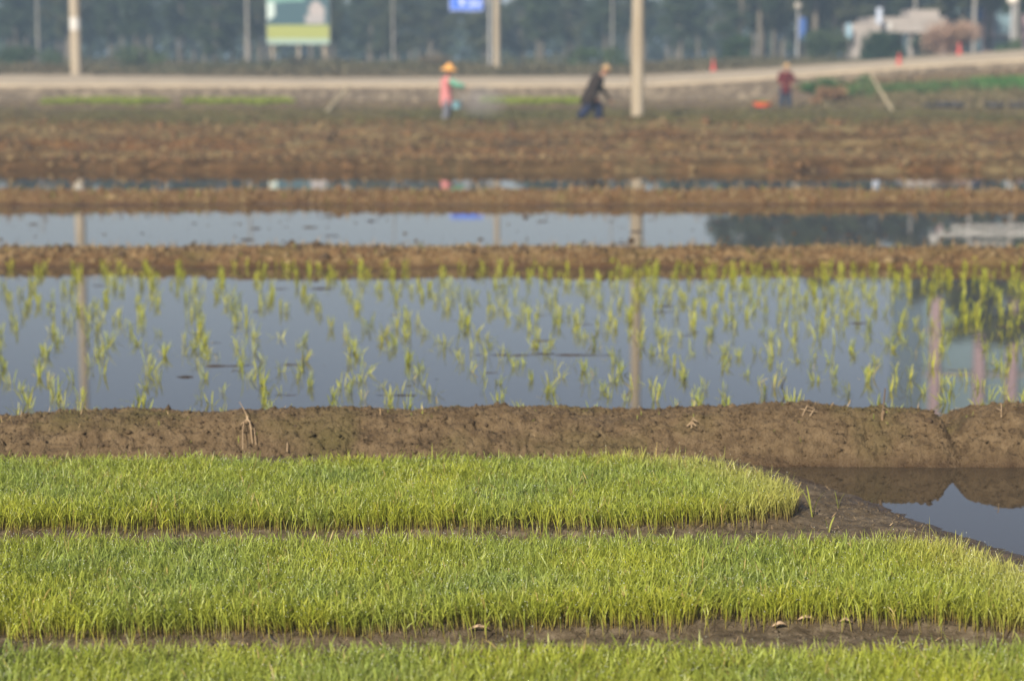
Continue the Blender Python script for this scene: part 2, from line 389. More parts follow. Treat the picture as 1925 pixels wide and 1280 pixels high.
# ------------------------------------------------------------------ the brown field up to the road
def field_z(X, Y):
    Yw = Y + .5*fbm(X*.25, X*0, 201) + .2*fbm(X*1.2, Y*1.2, 202)
    b = np.interp(Yw, [38.0, 38.6, 39.3, 40.3, 41, 43, 47, 52, 60, 110], [-.25, 0, .175, .175, .12, .18, .28, .38, .42, .43])
    fur = np.sin(Yw*2.1+3*fbm(X*.15, Y*.3, 203))*.06*sstep(41, 44, Y)*(1-.4*sstep(55, 70, Y))
    r2 = .09*np.exp(-((Yw-52.5)/.7)**2) + .07*np.exp(-((Yw-66)/.8)**2)
    n = .16*fbm(X*.9, Y*.9, 204, 5) + .08*(clods(X*2.2, Y*2.2, 205)-.5)
    return b + fur + r2 + n*sstep(38.5, 40, Yw)*(.6+.4*sstep(40, 43, Yw))
def field_c(X, Y, Z):
    n = fbm(X*.12, Y*.35, 210) + .45*fbm(X*.7, Y*1.1, 211)
    base = np.array([.18, .122, .056]); red = np.array([.19, .10, .042]); tan = np.array([.25, .20, .10]); olive = np.array([.10, .098, .045])
    c = base[None, None]*np.ones(X.shape+(1,))
    def mixc(c, k, f): f = np.clip(f, 0, 1)[..., None]; return c*(1-f)+k*f
    c = mixc(c, red, .4+3.5*n); c = mixc(c, np.array([.09, .06, .04]), sstep(.1, .25, fbm(X*.9, Y*1.6, 216))); c = mixc(c, tan, sstep(.03, .15, fbm(X*.9, Y*1.3, 212))*.8)
    c = mixc(c, tan, .8*np.exp(-((Y-40.2)/.5)**2)*(vnoise(X*.3, Y*.2, 214) > .45))
    bd = fbm(X*.05, Y*.55, 219); c = mixc(c, np.array([.10, .065, .032]), sstep(.04, .16, bd)*.75); c = mixc(c, np.array([.25, .19, .10]), sstep(.05, .17, -bd)*.6)
    g = sstep(50, 53.5, Y+3*n)*(1-sstep(72, 80, Y)); c = mixc(c, olive, g*(.62+1.4*fbm(X*.25, Y*.5, 213)))
    c = mixc(c, np.array([.20, .15, .095]), sstep(70, 80, Y)*.8)
    return c
tag(grid("field", axis(-24, 30, .11, -75, 75, .8), np.concatenate([np.arange(37.8, 60, .1), np.arange(60, 97, .2)]), field_z, M_FIELD, field_c),
    "ploughed reddish brown field reaching to the road embankment", kind='structure')

# ------------------------------------------------------------------ road, its stone wall, the earth slope on the right
rx = np.arange(-90, 91, 1.5)
V, F, k = [], [], 0
rows = [(94.95, lambda x: road_zf(x)-.08), (94.9, lambda x: road_zf(x)), (95.6, lambda x: road_zf(x)+.06), (98.2, lambda x: road_zf(x)*.5+road_zb(x)*.5+.05), (101, lambda x: road_zb(x)), (101.9, lambda x: road_zb(x)-.3)]
for (yy, fz) in rows:
    for x in rx: V.append((x, yy, float(fz(x))+(.03*math.sin(x*1.7+yy) if 95 < yy < 101 else 0)))
n_ = len(rx)
for r in range(len(rows)-1):
    for i in range(n_-1): F.append((r*n_+i, r*n_+i+1, (r+1)*n_+i+1, (r+1)*n_+i))
tag(link("road", mesh_np("road", V, F, smooth=False), M_ROAD), "pale dusty road on the bank, climbing to the right", kind='structure')

def wall_mat():
    m, t, p = newmat("rough_stone_wall"); N = t.nodes; L = t.links
    g = N.new("ShaderNodeNewGeometry"); mp = N.new("ShaderNodeMapping"); mp.inputs["Scale"].default_value = (1, 1, 1); L.new(g.outputs["Position"], mp.inputs[0])
    v = N.new("ShaderNodeTexVoronoi"); v.inputs["Scale"].default_value = 4.2; L.new(mp.outputs[0], v.inputs["Vector"])
    v2 = N.new("ShaderNodeTexVoronoi"); v2.feature = 'DISTANCE_TO_EDGE'; v2.inputs["Scale"].default_value = 4.2; L.new(mp.outputs[0], v2.inputs["Vector"])
    r = N.new("ShaderNodeValToRGB"); e = r.color_ramp.elements; e[0].color = (.09, .07, .05, 1); e[1].color = (.30, .25, .18, 1); k = e.new(.5); k.color = (.15, .12, .085, 1)
    L.new(v.outputs["Color"], r.inputs[0])
    mr = N.new("ShaderNodeMapRange"); mr.inputs[2].default_value = .06; mr.inputs[3].default_value = .45; L.new(v2.outputs[0], mr.inputs[0])
    mx = N.new("ShaderNodeMix"); mx.data_type = 'RGBA'; L.new(mr.outputs[0], mx.inputs[0]); mx.inputs[6].default_value = (.08, .065, .05, 1); L.new(r.outputs[0], mx.inputs[7])
    L.new(mx.outputs[2], p.inputs["Base Color"]); p.inputs["Roughness"].default_value = .9
    b = N.new("ShaderNodeBump"); b.inputs["Distance"].default_value = .04; L.new(mr.outputs[0], b.inputs["Height"]); L.new(b.outputs[0], p.inputs["Normal"])
    return m
M_WALL = wall_mat()
xs = np.arange(-90, 90, .25)
def wall_pts():
    V = []; zt = road_zf(xs)-.085
    for j, fr in enumerate([-.05, .2, .45, .7, .9, 1.0]):
        z = .2+(zt-.2)*fr if fr < 1 else zt
        y = 94.75 + .12*fr + .09*fbm(xs*1.3, xs*0+j*2.2, 301) + .05*(_h(xs*4, xs*0+j, 5)-.5)
        V.append(np.stack([xs, y, z+0*xs], 1))
    V.append(np.stack([xs, 95.3+0*xs, zt], 1))
    return np.concatenate(V)
nw = len(xs); i = np.arange(nw-1); F = np.concatenate([np.stack([r*nw+i, r*nw+i+1, (r+1)*nw+i+1, (r+1)*nw+i], 1) for r in range(6)])
tag(link("retaining_wall", mesh_np("retaining_wall", wall_pts(), F, smooth=False), M_WALL),
    "low rough stone wall holding up the pale road", "wall")

def slope_z(X, Y):
    top = road_zf(X)-.42
    t = np.clip((Y-77.5)/(94.6-77.5), 0, 1); rise = sstep(10.2, 12.6, X+.8*fbm(X*.5, Y*.5, 311))
    z = .36 + (top-.36)*np.interp(t, [0, .12, .3, .6, 1], [0, .22, .38, .65, 1])
    return (.2*(1-rise) + z*rise) + .18*fbm(X*.8, Y*.8, 312)*rise
def slope_c(X, Y, Z):
    n = fbm(X*.5, Y*.4, 315)[..., None]
    return np.clip(np.array([.21, .155, .10])+n*np.array([.10, .05, .04]), .03, .5)
tag(grid("embankment", np.arange(9.5, 60, .3), np.arange(77, 94.9, .3), slope_z, M_FIELD, slope_c),
    "weedy earth slope below the climbing road at the right", kind='structure')
def surf_z(x, y):
    x = np.atleast_1d(np.asarray(x, float)); y = np.atleast_1d(np.asarray(y, float))
    z = field_z(x, np.minimum(y, 96))
    s = np.where((x > 9.5) & (y > 77), slope_z(x, y), -9)
    return np.maximum(z, s)

# ------------------------------------------------------------------ leaves and blades
def blades(base, az, t0, t1, L, W, c0, c1, nseg=4, twist=.5, mid=None, stemw=.55):
    """curved tapering leaf blades, returned as vertices, quads, colours"""
    N = len(base); s = np.linspace(0, 1, nseg+1)
    ang = t0[:, None]+(t1-t0)[:, None]*s[None]**1.4
    st = (L/nseg)[:, None]
    dx = np.sin((ang[:, :-1]+ang[:, 1:])/2)*st; dz = np.cos((ang[:, :-1]+ang[:, 1:])/2)*st
    R = np.concatenate([np.zeros((N, 1)), np.cumsum(dx, 1)], 1); Z = np.concatenate([np.zeros((N, 1)), np.cumsum(dz, 1)], 1)
    P = np.stack([base[:, 0:1]+R*np.cos(az)[:, None], base[:, 1:2]+R*np.sin(az)[:, None], base[:, 2:3]+Z], -1)
    wa = az+math.pi/2+rng.normal(0, twist, N)
    wd = np.stack([np.cos(wa), np.sin(wa), rng.normal(0, .15, N)], -1)[:, None]
    pr = np.interp(s, [0, .25, .6, .85, 1], [stemw, .8, 1, .7, .06])
    off = wd*(W[:, None]*pr[None]*.5)[..., None]
    V = np.stack([P-off, P+off], 2).reshape(N, -1, 3)
    nv = 2*(nseg+1)
    j = np.arange(nseg); q = np.stack([2*j, 2*j+1, 2*j+3, 2*j+2], 1)
    F = (np.arange(N)[:, None, None]*nv + q[None]).reshape(-1, 4)
    ss = np.repeat(s, 2)[None, :, None]
    if mid is None: C = c0[:, None]*(1-ss)+c1[:, None]*ss
    else:
        a = np.clip(ss/mid[1], 0, 1); C = c0[:, None]*(1-a)+mid[0][:, None]*a
        b = np.clip((ss-mid[1])/(1-mid[1]), 0, 1); C = C*(1-b)+c1[:, None]*b
    return V.reshape(-1, 3), F, C.reshape(-1, 3)

def cat(parts):
    V, F, C, b = [], [], [], 0
    for v, f, c in parts:
        V.append(v); F.append(f+b); C.append(c); b += len(v)
    return np.concatenate(V), np.concatenate(F), np.concatenate(C)

def colvar(N, a, b, var=.12):
    t = rng.random((N, 1)); c = np.array(a)[None]*(1-t)+np.array(b)[None]*t
    return np.clip(c*(1+rng.normal(0, var, (N, 1))), .005, 1)

def rice_bed(k, dens, x0, label):
    a, b = BED[k]
    n = int(dens*(b-a)*(2.6-x0)*1.0)
    X = rng.uniform(x0, 2.6, n); Y = rng.uniform(a-.03, b+.03, n)
    wob = .045*fbm(X*2.2, Y*0+k, 11+k)*1.4 + .03*fbm(X*9, X*0, 15+k)
    keep = (Y+wob > a+bed_front(k, X)) & (Y+wob < b) & (X < bed_end(k, Y)+.05*fbm(X*8, Y*8, 17+k))
    thin = fbm(X*5, Y*5, 19+k); keep &= ~((rng.random(n) < .45) & (thin > .17))
    X, Y = X[keep], Y[keep]; n = len(X)
    # a few strays just off the front edge
    m = int(60*(2.6-x0)); xs_ = rng.uniform(x0, 1.0 if k == 1 else 1.8, m); X = np.append(X, xs_); Y = np.append(Y, a+bed_front(k, xs_)-np.abs(rng.normal(0, .03, m))); n += m
    Z = near_z(X, Y)-.004
    base = np.stack([X, Y, Z], 1)
    # yellower, paler and longer towards the right end of a bed
    e = np.clip(1-(bed_end(k, Y)-X)/.38, 0, 1)*(1 if k < 3 else 0)
    front = np.clip(1-(Y-a-bed_front(k, X))/.22, 0, 1)  # sunlit front edge: its yellow highlight is put into the leaf colour
    tall = np.where(rng.random(n) < .05, rng.uniform(1.1, 1.35, n), 1)
    hvar = tall+.42*fbm(X*2.5, Y*2.5, 71+k)+.12*fbm(X*9, Y*9, 73+k)*1.6+.12*e
    yel = np.clip(.48+1.8*fbm(X*2.6, Y*2.6, 75+k)+.55*front, 0, 1)[:, None]
    stem = colvar(n, (.22, .11, .045), (.34, .28, .11))
    g1 = colvar(n, (.19, .27, .065), (.295, .36, .08), .26); g2 = colvar(n, (.32, .38, .035), (.45, .45, .045), .18)
    leaf = g1*(1-yel*.75)+g2*yel*.75
    pale = colvar(n, (.50, .46, .16), (.42, .42, .12))
    leaf = leaf*(1-e[:, None]*.7)+pale*e[:, None]*.7
    dry = rng.random(n) < .02; leaf[dry] = colvar(int(dry.sum()), (.42, .34, .12), (.5, .38, .14))
    parts = []
    az = rng.normal(fbm(X*1.7, Y*1.7, 91+k)*16, 1.1); lean = np.abs(rng.normal(.05, .10, n))
    L = rng.normal(.098, .014, n)*hvar
    parts.append(blades(base, az, lean, lean+np.abs(rng.normal(.40, .35, n)), L, rng.normal(.0028, .0005, n), stem, leaf*1.12, 5, .9, mid=(leaf, .48), stemw=.62))
    for q in range(2):
        sel = rng.random(n) < (.97 if q == 0 else .8); ns = int(sel.sum())
        b2 = base[sel].copy(); hs = rng.uniform(.042, .072, ns)
        b2[:, 0] += np.cos(az[sel])*np.sin(lean[sel])*hs; b2[:, 1] += np.sin(az[sel])*np.sin(lean[sel])*hs; b2[:, 2] += hs*np.cos(lean[sel])
        t0 = rng.uniform(.15, .8, ns); t1 = t0+np.abs(rng.normal(.6, .5, ns))
        lf = leaf[sel]*(1+rng.normal(0, .1, (ns, 1)))
        parts.append(blades(b2, rng.uniform(0, 2*math.pi, ns), t0, t1, rng.normal(.048, .014, ns).clip(.015)*hvar[sel], rng.normal(.0030, .0006, ns).clip(.0018), lf*.95, lf*1.12, 4, .8))
    V, F, C = cat(parts)
    # dew: tiny beads near the leaf tips
    tips = parts[0][0].reshape(n, -1, 3)[:, -1]; pick = tips[rng.random(n) < .16] ; r = .0013
    octv = np.array([[1, 0, 0], [0, 1, 0], [-1, 0, 0], [0, -1, 0], [0, 0, 1], [0, 0, -1]])*r
    dv = (pick[:, None]+octv[None]*rng.uniform(.7, 1.4, (len(pick), 1, 1))).reshape(-1, 3)
    tri = np.array([[0, 1, 4, 4], [1, 2, 4, 4], [2, 3, 4, 4], [3, 0, 4, 4], [1, 0, 5, 5], [2, 1, 5, 5], [3, 2, 5, 5], [0, 3, 5, 5]])
    me = mesh_np("rice_seedlings", V, F, C)
    o = link("rice_seedlings", me, M_RICE); tag(o, label, kind='stuff', cat="rice seedlings")
    t3 = (np.arange(len(pick))[:, None, None]*6+tri[None, :, :3]).reshape(-1, 3)
    me2 = mesh_np("dew", dv, t3); link("dew", me2, M_DEW, o)
    return o
M_DEW, _t, _p = newmat("dew"); _p.inputs["Base Color"].default_value = (.75, .8, .7, 1); _p.inputs["Roughness"].default_value = .12; _p.inputs["Specular IOR Level"].default_value = 1
rice_bed(3, 10000, -2.5, "dense dewy green rice seedlings of the nearest bed at the bottom edge")
rice_bed(2, 8600, -2.9, "dense green rice seedlings of the middle bed, paling at its right end")
rice_bed(1, 8000, -3.3, "dense green rice seedlings of the far bed with a yellowing rounded end")

# transplanted tufts
def tuft_mesh(i):
    nb = random.randint(6, 15)
    b = np.zeros((nb, 3)); r = rng.uniform(0, .022, nb); a = rng.uniform(0, 6.28, nb); b[:, 0] = r*np.cos(a); b[:, 1] = r*np.sin(a); b[:, 2] = -.02
    t0 = np.abs(rng.normal(.15, .18, nb)); t1 = t0+np.abs(rng.normal(.4, .45, nb))
    if i % 2 == 0: t0[:2] += .7; t1[:2] += .9
    c = colvar(nb, (.31, .38, .05), (.47, .46, .065), .15)
    if i % 3 == 0: c[:max(1, nb//4)] = colvar(max(1, nb//4), (.42, .36, .12), (.5, .4, .14))
    V, F, C = blades(b, a+rng.normal(0, .6, nb), t0, t1, rng.uniform(.05, .125, nb), rng.uniform(.004, .0066, nb), c*.85, c*1.1, 5, .9)
    me = mesh_np("rice_tuft", V, F, C); me.materials.append(M_TUFT); return me
TM = [tuft_mesh(i) for i in range(18)]
spots = []
for c_ in range(-42, 39):
    yv = 11.0+random.uniform(0, .3)
    while yv < 19.9:
        x = c_*.275-.24*(yv-15)+.10*math.sin(yv*1.3+c_)+random.gauss(0, .045)
        gap = vnoise(np.array([x*1.3]), np.array([yv*.9]), 401)[0]
        if abs(x) < .2406*yv+1.8 and gap > .13 and random.random() < .93: spots.append((x, yv+random.gauss(0, .05)))
        yv += random.uniform(.20, .32)
for _ in range(90):
    Y0 = random.uniform(15, 19.7); spots.append((random.uniform(.8, .25*Y0), Y0))
inv = [s for s in spots if abs(s[0]) < .2406*s[1]+.02]; inv.sort(key=lambda s: s[1]); near = inv[:300]; nset = set(near)
rest = [s for s in spots if s not in nset]
for i, (x, y) in enumerate(near):
    o = bpy.data.objects.new("rice_tuft", TM[i % 18]); COL.objects.link(o)
    o.location = (x, y, max(0, float(bund_a(np.array([x]), np.array([y]))[0]) if y < 11.2 else 0)); o.rotation_euler = (random.gauss(0, .12), random.gauss(0, .12), random.uniform(0, 6.28)); s_ = random.uniform(.7, 1.2); o.scale = (s_, s_, s_*random.uniform(.9, 1.15))
    tag(o, "small yellow green rice tuft planted in the flooded paddy behind the nearest bund", "rice plant", "transplanted rice tufts in the flooded paddy")
parts = []
for (x, y) in rest:
    nb = random.randint(6, 10); b = np.tile([[x, y, -.01]], (nb, 1))+np.concatenate([rng.normal(0, .012, (nb, 2)), np.zeros((nb, 1))], 1)
    t0 = np.abs(rng.normal(.10, .12, nb)); c = colvar(nb, (.31, .38, .05), (.47, .46, .065), .15)
    parts.append(blades(b, rng.uniform(0, 6.28, nb), t0, t0+np.abs(rng.normal(.35, .35, nb)), rng.uniform(.06, .125, nb), rng.uniform(.0045, .007, nb), c*.85, c*1.1, 5, .9))
V, F, C = cat(parts); me = mesh_np("rice_plants", V, F, C)
tag(link("rice_plants", me, M_TUFT), "crowded far rows of rice tufts by the reddish bund", "rice plants", kind='stuff')

# stray single seedlings on the mud right of the far bed
def stray(px_, py_, hgt, label, nb=3, spread=.5):
    Yb = None
    for Yt in np.arange(7.5, 9.9, .01):
        x, z = at(px_, py_, Yt)
        if z <= near_z(np.array([x]), np.array([Yt]))[0]: Yb = Yt; break
    b = np.zeros((nb, 3)); a = rng.uniform(-.6, .6, nb)+np.where(np.arange(nb) % 2, 0, math.pi); t0 = rng.uniform(.05, .2, nb)
    c = colvar(nb, (.36, .40, .08), (.42, .42, .10), .05)
    V, F, C = blades(b, a, t0, t0+np.linspace(.1, 1.0, nb)*spread*2, rng.uniform(.9, 1.15, nb)*hgt, np.full(nb, .007), c*.9, c, 6, .4)
    o = link("rice_seedling", mesh_np("rice_seedling", V, F, C), M_RICE, loc=(x, Yb, z-.005)); tag(o, label, "seedling")
stray(1527, 972, .135, "tall pale stray seedling standing just off the far bed's tip", 4, .5)
stray(1576, 955, .075, "small lone seedling on the bare mud by the puddle", 3, .6)
stray(1500, 965, .10, "thin stray seedling leaning at the far bed's rounded end", 3, .4)
stray(1558, 1002, .07, "short stray seedling on the mud between the far and middle beds", 3, .5)

# ------------------------------------------------------------------ straw and weeds on the bunds and the field
def scatter(n, x0, x1, y0, y1, zf, Lr, Wr, ca, cb, tilt=(.9, .5), name="straw", keepf=None, nseg=2):
    X = rng.uniform(x0, x1, n); Y = rng.uniform(y0, y1, n)
    if keepf is not None: k = keepf(X, Y); X, Y = X[k], Y[k]
    n = len(X); Z = zf(X, Y); ok = Z > .01; X, Y, Z = X[ok], Y[ok], Z[ok]; n = len(X)
    t0 = np.clip(rng.normal(tilt[0], tilt[1], n), 0, 1.5)
    return blades(np.stack([X, Y, Z-.004], 1), rng.uniform(0, 6.28, n), t0, np.clip(t0+rng.normal(.2, .3, n), 0, 1.7), rng.uniform(*Lr, n), rng.uniform(*Wr, n), colvar(n, ca, cb, .2), colvar(n, ca, cb, .2), nseg)
def stuff(name, parts, m, label, cat_=None):
    V, F, C = cat(parts); return tag(link(name, mesh_np(name, V, F, C), m), label, cat_, kind='stuff')
def obj_height(o):
    pass
from mathutils.bvhtree import BVHTree
def height_of(o):
    bv = BVHTree.FromPolygons([v.co[:] for v in o.data.vertices], [p.vertices[:] for p in o.data.polygons])
    def f(X, Y):
        out = np.empty(len(X))
        for i, (x, y) in enumerate(zip(X, Y)):
            h = bv.ray_cast(Vector((x, y, 5)), Vector((0, 0, -1))); out[i] = h[0].z if h[0] else -1
        return out
    return f
BO = {o.name: o for o in S.objects if o.name.startswith("mud_bund")}
b1, b2 = height_of(BO["mud_bund.001"]), height_of(BO["mud_bund.002"])
STR = ((.36, .26, .13), (.24, .16, .09)); WEED = ((.12, .15, .035), (.20, .20, .05))
stuff("straw", [scatter(1500, -6, 6, 19.8, 21.5, b1, (.04, .14), (.006, .012), *STR),
                scatter(250, -6, 6, 19.8, 21.5, b1, (.04, .09), (.008, .014), *WEED, tilt=(.4, .3))], M_STRAW, "dry straw bits on the reddish bund behind the planted paddy")
stuff("straw", [scatter(2200, -9, 9, 29.1, 31.1, b2, (.06, .2), (.01, .02), *STR),
                scatter(500, -9, 9, 29.1, 31.1, b2, (.05, .12), (.012, .02), *WEED, tilt=(.4, .3))], M_STRAW, "dry straw bits on the bund between the two bare paddies")
stuff("stubble", [scatter(14000, -22, 22, 39.2, 70, field_z, (.04, .14), (.008, .02), (.34, .25, .12), (.20, .14, .065), tilt=(1.25, .3)),
                  scatter(3500, -22, 22, 39.8, 40.8, field_z, (.05, .16), (.01, .022), (.42, .32, .15), (.30, .22, .10), tilt=(1.2, .3), keepf=lambda X, Y: vnoise(X*.3, Y*.2, 214) > .4)],
      M_STRAW, "straw and stubble strewn over the ploughed brown field")
stuff("weeds", [scatter(30000, -24, 26, 51.5, 72, field_z, (.05, .17), (.015, .035), (.10, .115, .04), (.17, .15, .06), tilt=(.5, .35), keepf=lambda X, Y: fbm(X*.2, Y*.4, 213) > -.13),
                scatter(2500, -24, 26, 72, 94, field_z, (.08, .2), (.03, .06), (.16, .15, .06), (.24, .19, .09), tilt=(.5, .35))], M_BUSH, "low olive weeds around the people's feet on the field")

# far green seedling patches below the wall
for (pa, pb, lab) in [(100, 298, "bright green seedling patch below the wall, left of the other patches"), (360, 540, "bright green seedling patch below the wall, left of the pink-clad woman"),
                      (905, 1095, "bright green seedling patch below the wall behind the stooping man")]:
    y0_, y1_ = 84, 90
    xa = (pa-962.5)/FPX*86; xb = (pb-962.5)/FPX*86
    stuff("rice_seedlings", [scatter(9000, xa, xb, y0_, y1_, lambda X, Y: field_z(X, Y)+.02, (.16, .26), (.03, .05), (.20, .27, .035), (.28, .33, .045), tilt=(.2, .15), keepf=lambda X, Y: fbm(X*.6, Y*.3, 411) > -.24)],
          M_BUSH, lab, "rice seedlings")

# plants of the embankment
def leafcloud(cs, rad, n, size, ca, cb, var=.18, flat=.7):
    """n leaf quads spread through blobs cs (k,3)"""
    cs = np.asarray(cs, float); rad = np.broadcast_to(rad, (len(cs),)); k = rng.integers(0, len(cs), n)
    d = rng.normal(0, 1, (n, 3)); d /= np.linalg.norm(d, axis=1)[:, None]
    r = rng.random(n)**.45
    P = cs[k]+d*(r*rad[k])[:, None]*np.array([1, 1, flat])
    nrm = rng.normal(0, 1, (n, 3)); nrm += d*.6; nrm /= np.linalg.norm(nrm, axis=1)[:, None]
    u = np.cross(nrm, rng.normal(0, 1, (n, 3))); u /= np.linalg.norm(u, axis=1)[:, None]; v = np.cross(nrm, u)
    s = size*rng.uniform(.6, 1.3, n)[:, None]
    V = np.stack([P-u*s*.5, P+v*s*.3, P+u*s*.5, P-v*s*.3], 1).reshape(-1, 3)
    F = np.arange(4*n).reshape(n, 4)
    cc = colvar(len(cs), ca, cb, .12)[k]*(1+rng.normal(0, var, (n, 1)))
    return V, F, np.repeat(np.clip(cc, .005, 1), 4, 0)

def bush(px_, pyb, Y, wpx, hpx, ca, cb, label, name="bush", n=900, size=None, parentcol=None, cat_="bush", zb=None, group=None):
    x, z = at(px_, pyb, Y)
    W = wpx/FPX*Y; H = hpx/FPX*Y
    z = min(z, z if zb is None else zb); zt = at(px_, pyb-hpx, Y)[1]; H = zt-z
    nc = 12
    cs = np.stack([rng.uniform(-.38, .38, nc)*W, rng.uniform(-.3, .3, nc)*W, H*rng.uniform(.25, .78, nc)], 1)
    root = empty(name, (x, Y, z)); tag(root, label, cat_, group)
    V, F, C = leafcloud(cs, rng.uniform(.2, .3, nc)*min(W, H*1.3), n, size or max(.12, .1*min(W, H)), ca, cb, flat=.85)
    V[:, 2] = np.maximum(V[:, 2], .02)
    link("foliage", mesh_np("foliage", V, F, C), M_BUSH, root)
    mb = MB()
    for k in range(6):
        c = cs[k]; mb.tube([(0, 0, -.3), (c[0]*.4, c[1]*.4, H*.3), tuple(c)], [.04, .03, .01], 6)
    mb.build("stem", M_BARK, root)
    return root

weedp = []
def patch(px0, px1, py0, py1, Y, n, ca, cb, L=(.12, .35), Wd=(.04, .09)):
    px_ = rng.uniform(px0, px1, n); X = (px_-962.5)/FPX*Y; Yd = Y+rng.uniform(-1.8, 1.8, n)
    Z = surf_z(X, Yd)-.03; t0 = np.abs(rng.normal(.4, .35, n))
    return blades(np.stack([X, Yd, Z], 1), rng.uniform(0, 6.28, n), t0, t0+rng.uniform(0, .7, n), rng.uniform(*L, n), rng.uniform(*Wd, n), colvar(n, ca, cb, .2), colvar(n, ca, cb, .2), 2)
weedp.append(patch(1490, 1930, 0, 0, 92, 2600, (.17, .13, .08), (.26, .19, .11)))
weedp.append(patch(1640, 1925, 0, 0, 86, 1500, (.07, .14, .045), (.11, .18, .06), (.2, .5), (.06, .12)))
weedp.append(patch(1530, 1925, 0, 0, 88, 2600, (.20, .17, .08), (.10, .14, .05)))
weedp.append(patch(1530, 1925, 0, 0, 83, 2600, (.14, .14, .07), (.25, .19, .10)))
weedp.append(patch(1500, 2000, 0, 0, 79, 1500, (.22, .17, .10), (.13, .13, .06)))
stuff("undergrowth", weedp, M_BUSH, "mixed brown and green weeds covering the embankment slope")
stuff("crop_plants", [patch(1832, 2050, 0, 0, 87, 4500, (.06, .20, .045), (.09, .25, .055), (.2, .4), (.05, .1))], M_BUSH, "bright green leafy crop high on the embankment at the right edge", "crop")
bush(1535, 186, 84, 85, 40, (.05, .12, .04), (.08, .17, .05), "low dark green bush on the slope right of the farmer by the red tub")
bush(1605, 196, 82, 90, 54, (.06, .15, .05), (.11, .19, .06), "green bush on the slope just left of the long leaning pole")
bush(1560, 202, 80, 75, 42, (.26, .16, .09), (.33, .21, .12), "dry rusty brown bush low on the slope")
bush(1740, 190, 84, 60, 34, (.07, .15, .05), (.12, .17, .06), "mid green bush on the slope above the black rolls")
bush(1795, 175, 88, 60, 28, (.13, .16, .06), (.22, .2, .09), "yellow green bush high on the slope left of the bright crop")

# black rolls at the foot of the slope
for (pa, pb, lab) in [(1733, 1748, "short black roll lying alone at the foot of the slope"), (1754, 1806, "long black roll lying at the foot of the slope, second from the short one"),
                      (1845, 1882, "black roll lying at the foot of the slope in the middle of the row"), (1892, 1940, "black roll lying at the foot of the slope by the right edge")]:
    Y = 76.6; xa = (pa-962.5)/FPX*Y; xb = (pb-962.5)/FPX*Y; z = float(surf_z((xa+xb)/2, Y)[0])
    mb = MB(); k = 9
    mb.tube([(xa+(xb-xa)*t/k, .03*math.sin(t*1.3+pa), .10+.02*math.sin(t*2+pa)) for t in range(k+1)], [.11+.015*math.sin(t*2.2) for t in range(k+1)], 10)
    tag(mb.build("plastic_roll", M_DARK, loc=(0, Y, z)), lab, "roll")

# ------------------------------------------------------------------ poles
def pole(px_, Y, r0, r1, H, zb, label, arms=True, m=None, name="utility_pole", group=None):
    x = (px_-962.5)/FPX*Y
    root = empty(name, (x, Y, zb)); tag(root, label, "pole", group)
    mb = MB(); mb.tube([(0, 0, -.5), (0, 0, H*.25), (0, 0, H*.5), (0, 0, H*.75), (0, 0, H)], [r0, r0*.88+r1*.12, (r0+r1)/2, r0*.25+r1*.75, r1], 18)
    mb.build("shaft", m or M_CONC, root)
    if arms:
        mb = MB(); mb.box(-.9, .9, -.05, .05, H-.55, H-.45); mb.build("crossarm", M_STEEL, root, False)
        for ax in (-.8, -.3, .3, .8):
            mb = MB(); mb.lathe([(.001, -.45), (.05, -.45), (.03, -.4), (.06, -.36), (.03, -.32), (.05, -.28), (.001, -.25)], 10, (ax, 0, H)); mb.build("insulator", M_WHITE, root)
    return root
pole(1197, 62.5, .195, .13, 8.6, .38, "thick concrete pole standing in the brown field right of the stooping man")
LP = pole(150, 101.5, .27, .17, 14.3, 1.45, "concrete pole behind the road with a white patch, near the left edge")
mb = MB(); mb.tube([(0, 0, 2.05), (0, 0, 2.8)], .262, 18, cap=True); mb.build("notice_band", M_WHITE, LP)
pole(934, 112, .185, .14, 7.4, 1.5, "slimmer concrete pole behind the road beside the blue road sign")
for (px_, Y, r, H, lab) in [(80, 160, .09, 9, "thin grey pole among the hazy trees left of the white-banded pole"), (470, 150, .11, 10, "thin grey pole left of the billboard"),
                            (741, 150, .07, 9, "thin pale pole among the trees between billboard and blue sign"), (1149, 150, .07, 9, "thin pale pole among the trees above the stooping man"),
                            (1712, 142, .10, 9.5, "thin grey pole in front of the pale building")]:
    pole(px_, Y, r, r*.7, H, 1.4 if px_ < 1500 else 2.2, lab, arms=False, m=M_GREYP)

# leaning sticks
def stick(pa, ya, Ya, pb, yb, Yb, r, label):
    xa, za = at(pa, ya, Ya); xb, zb = at(pb, yb, Yb); mb = MB(); n = 7
    pts = [(xa*(1-t/n)+xb*t/n-xa, Ya*(1-t/n)+Yb*t/n-Ya, za*(1-t/n)+zb*t/n-za+.02*math.sin(t)) for t in range(n+1)]
    pts.insert(0, tuple(2*a-b for a, b in zip(pts[0], pts[1])))
    mb.tube(pts, [r]*2+[r*(1-.05*t) for t in range(n)], 8)
    tag(mb.build("bamboo_pole", mat("bamboo", (.48, .42, .28), (.33, .28, .18), scale=4), loc=(xa, Ya, za)), label, "pole")
stick(612, 214, 68, 655, 163, 71, .05, "short pale bamboo pole leaning in the field left of the pink-clad woman")
stick(1680, 214, 68, 1637, 140, 74, .055, "long pale bamboo pole leaning on the embankment at the right")

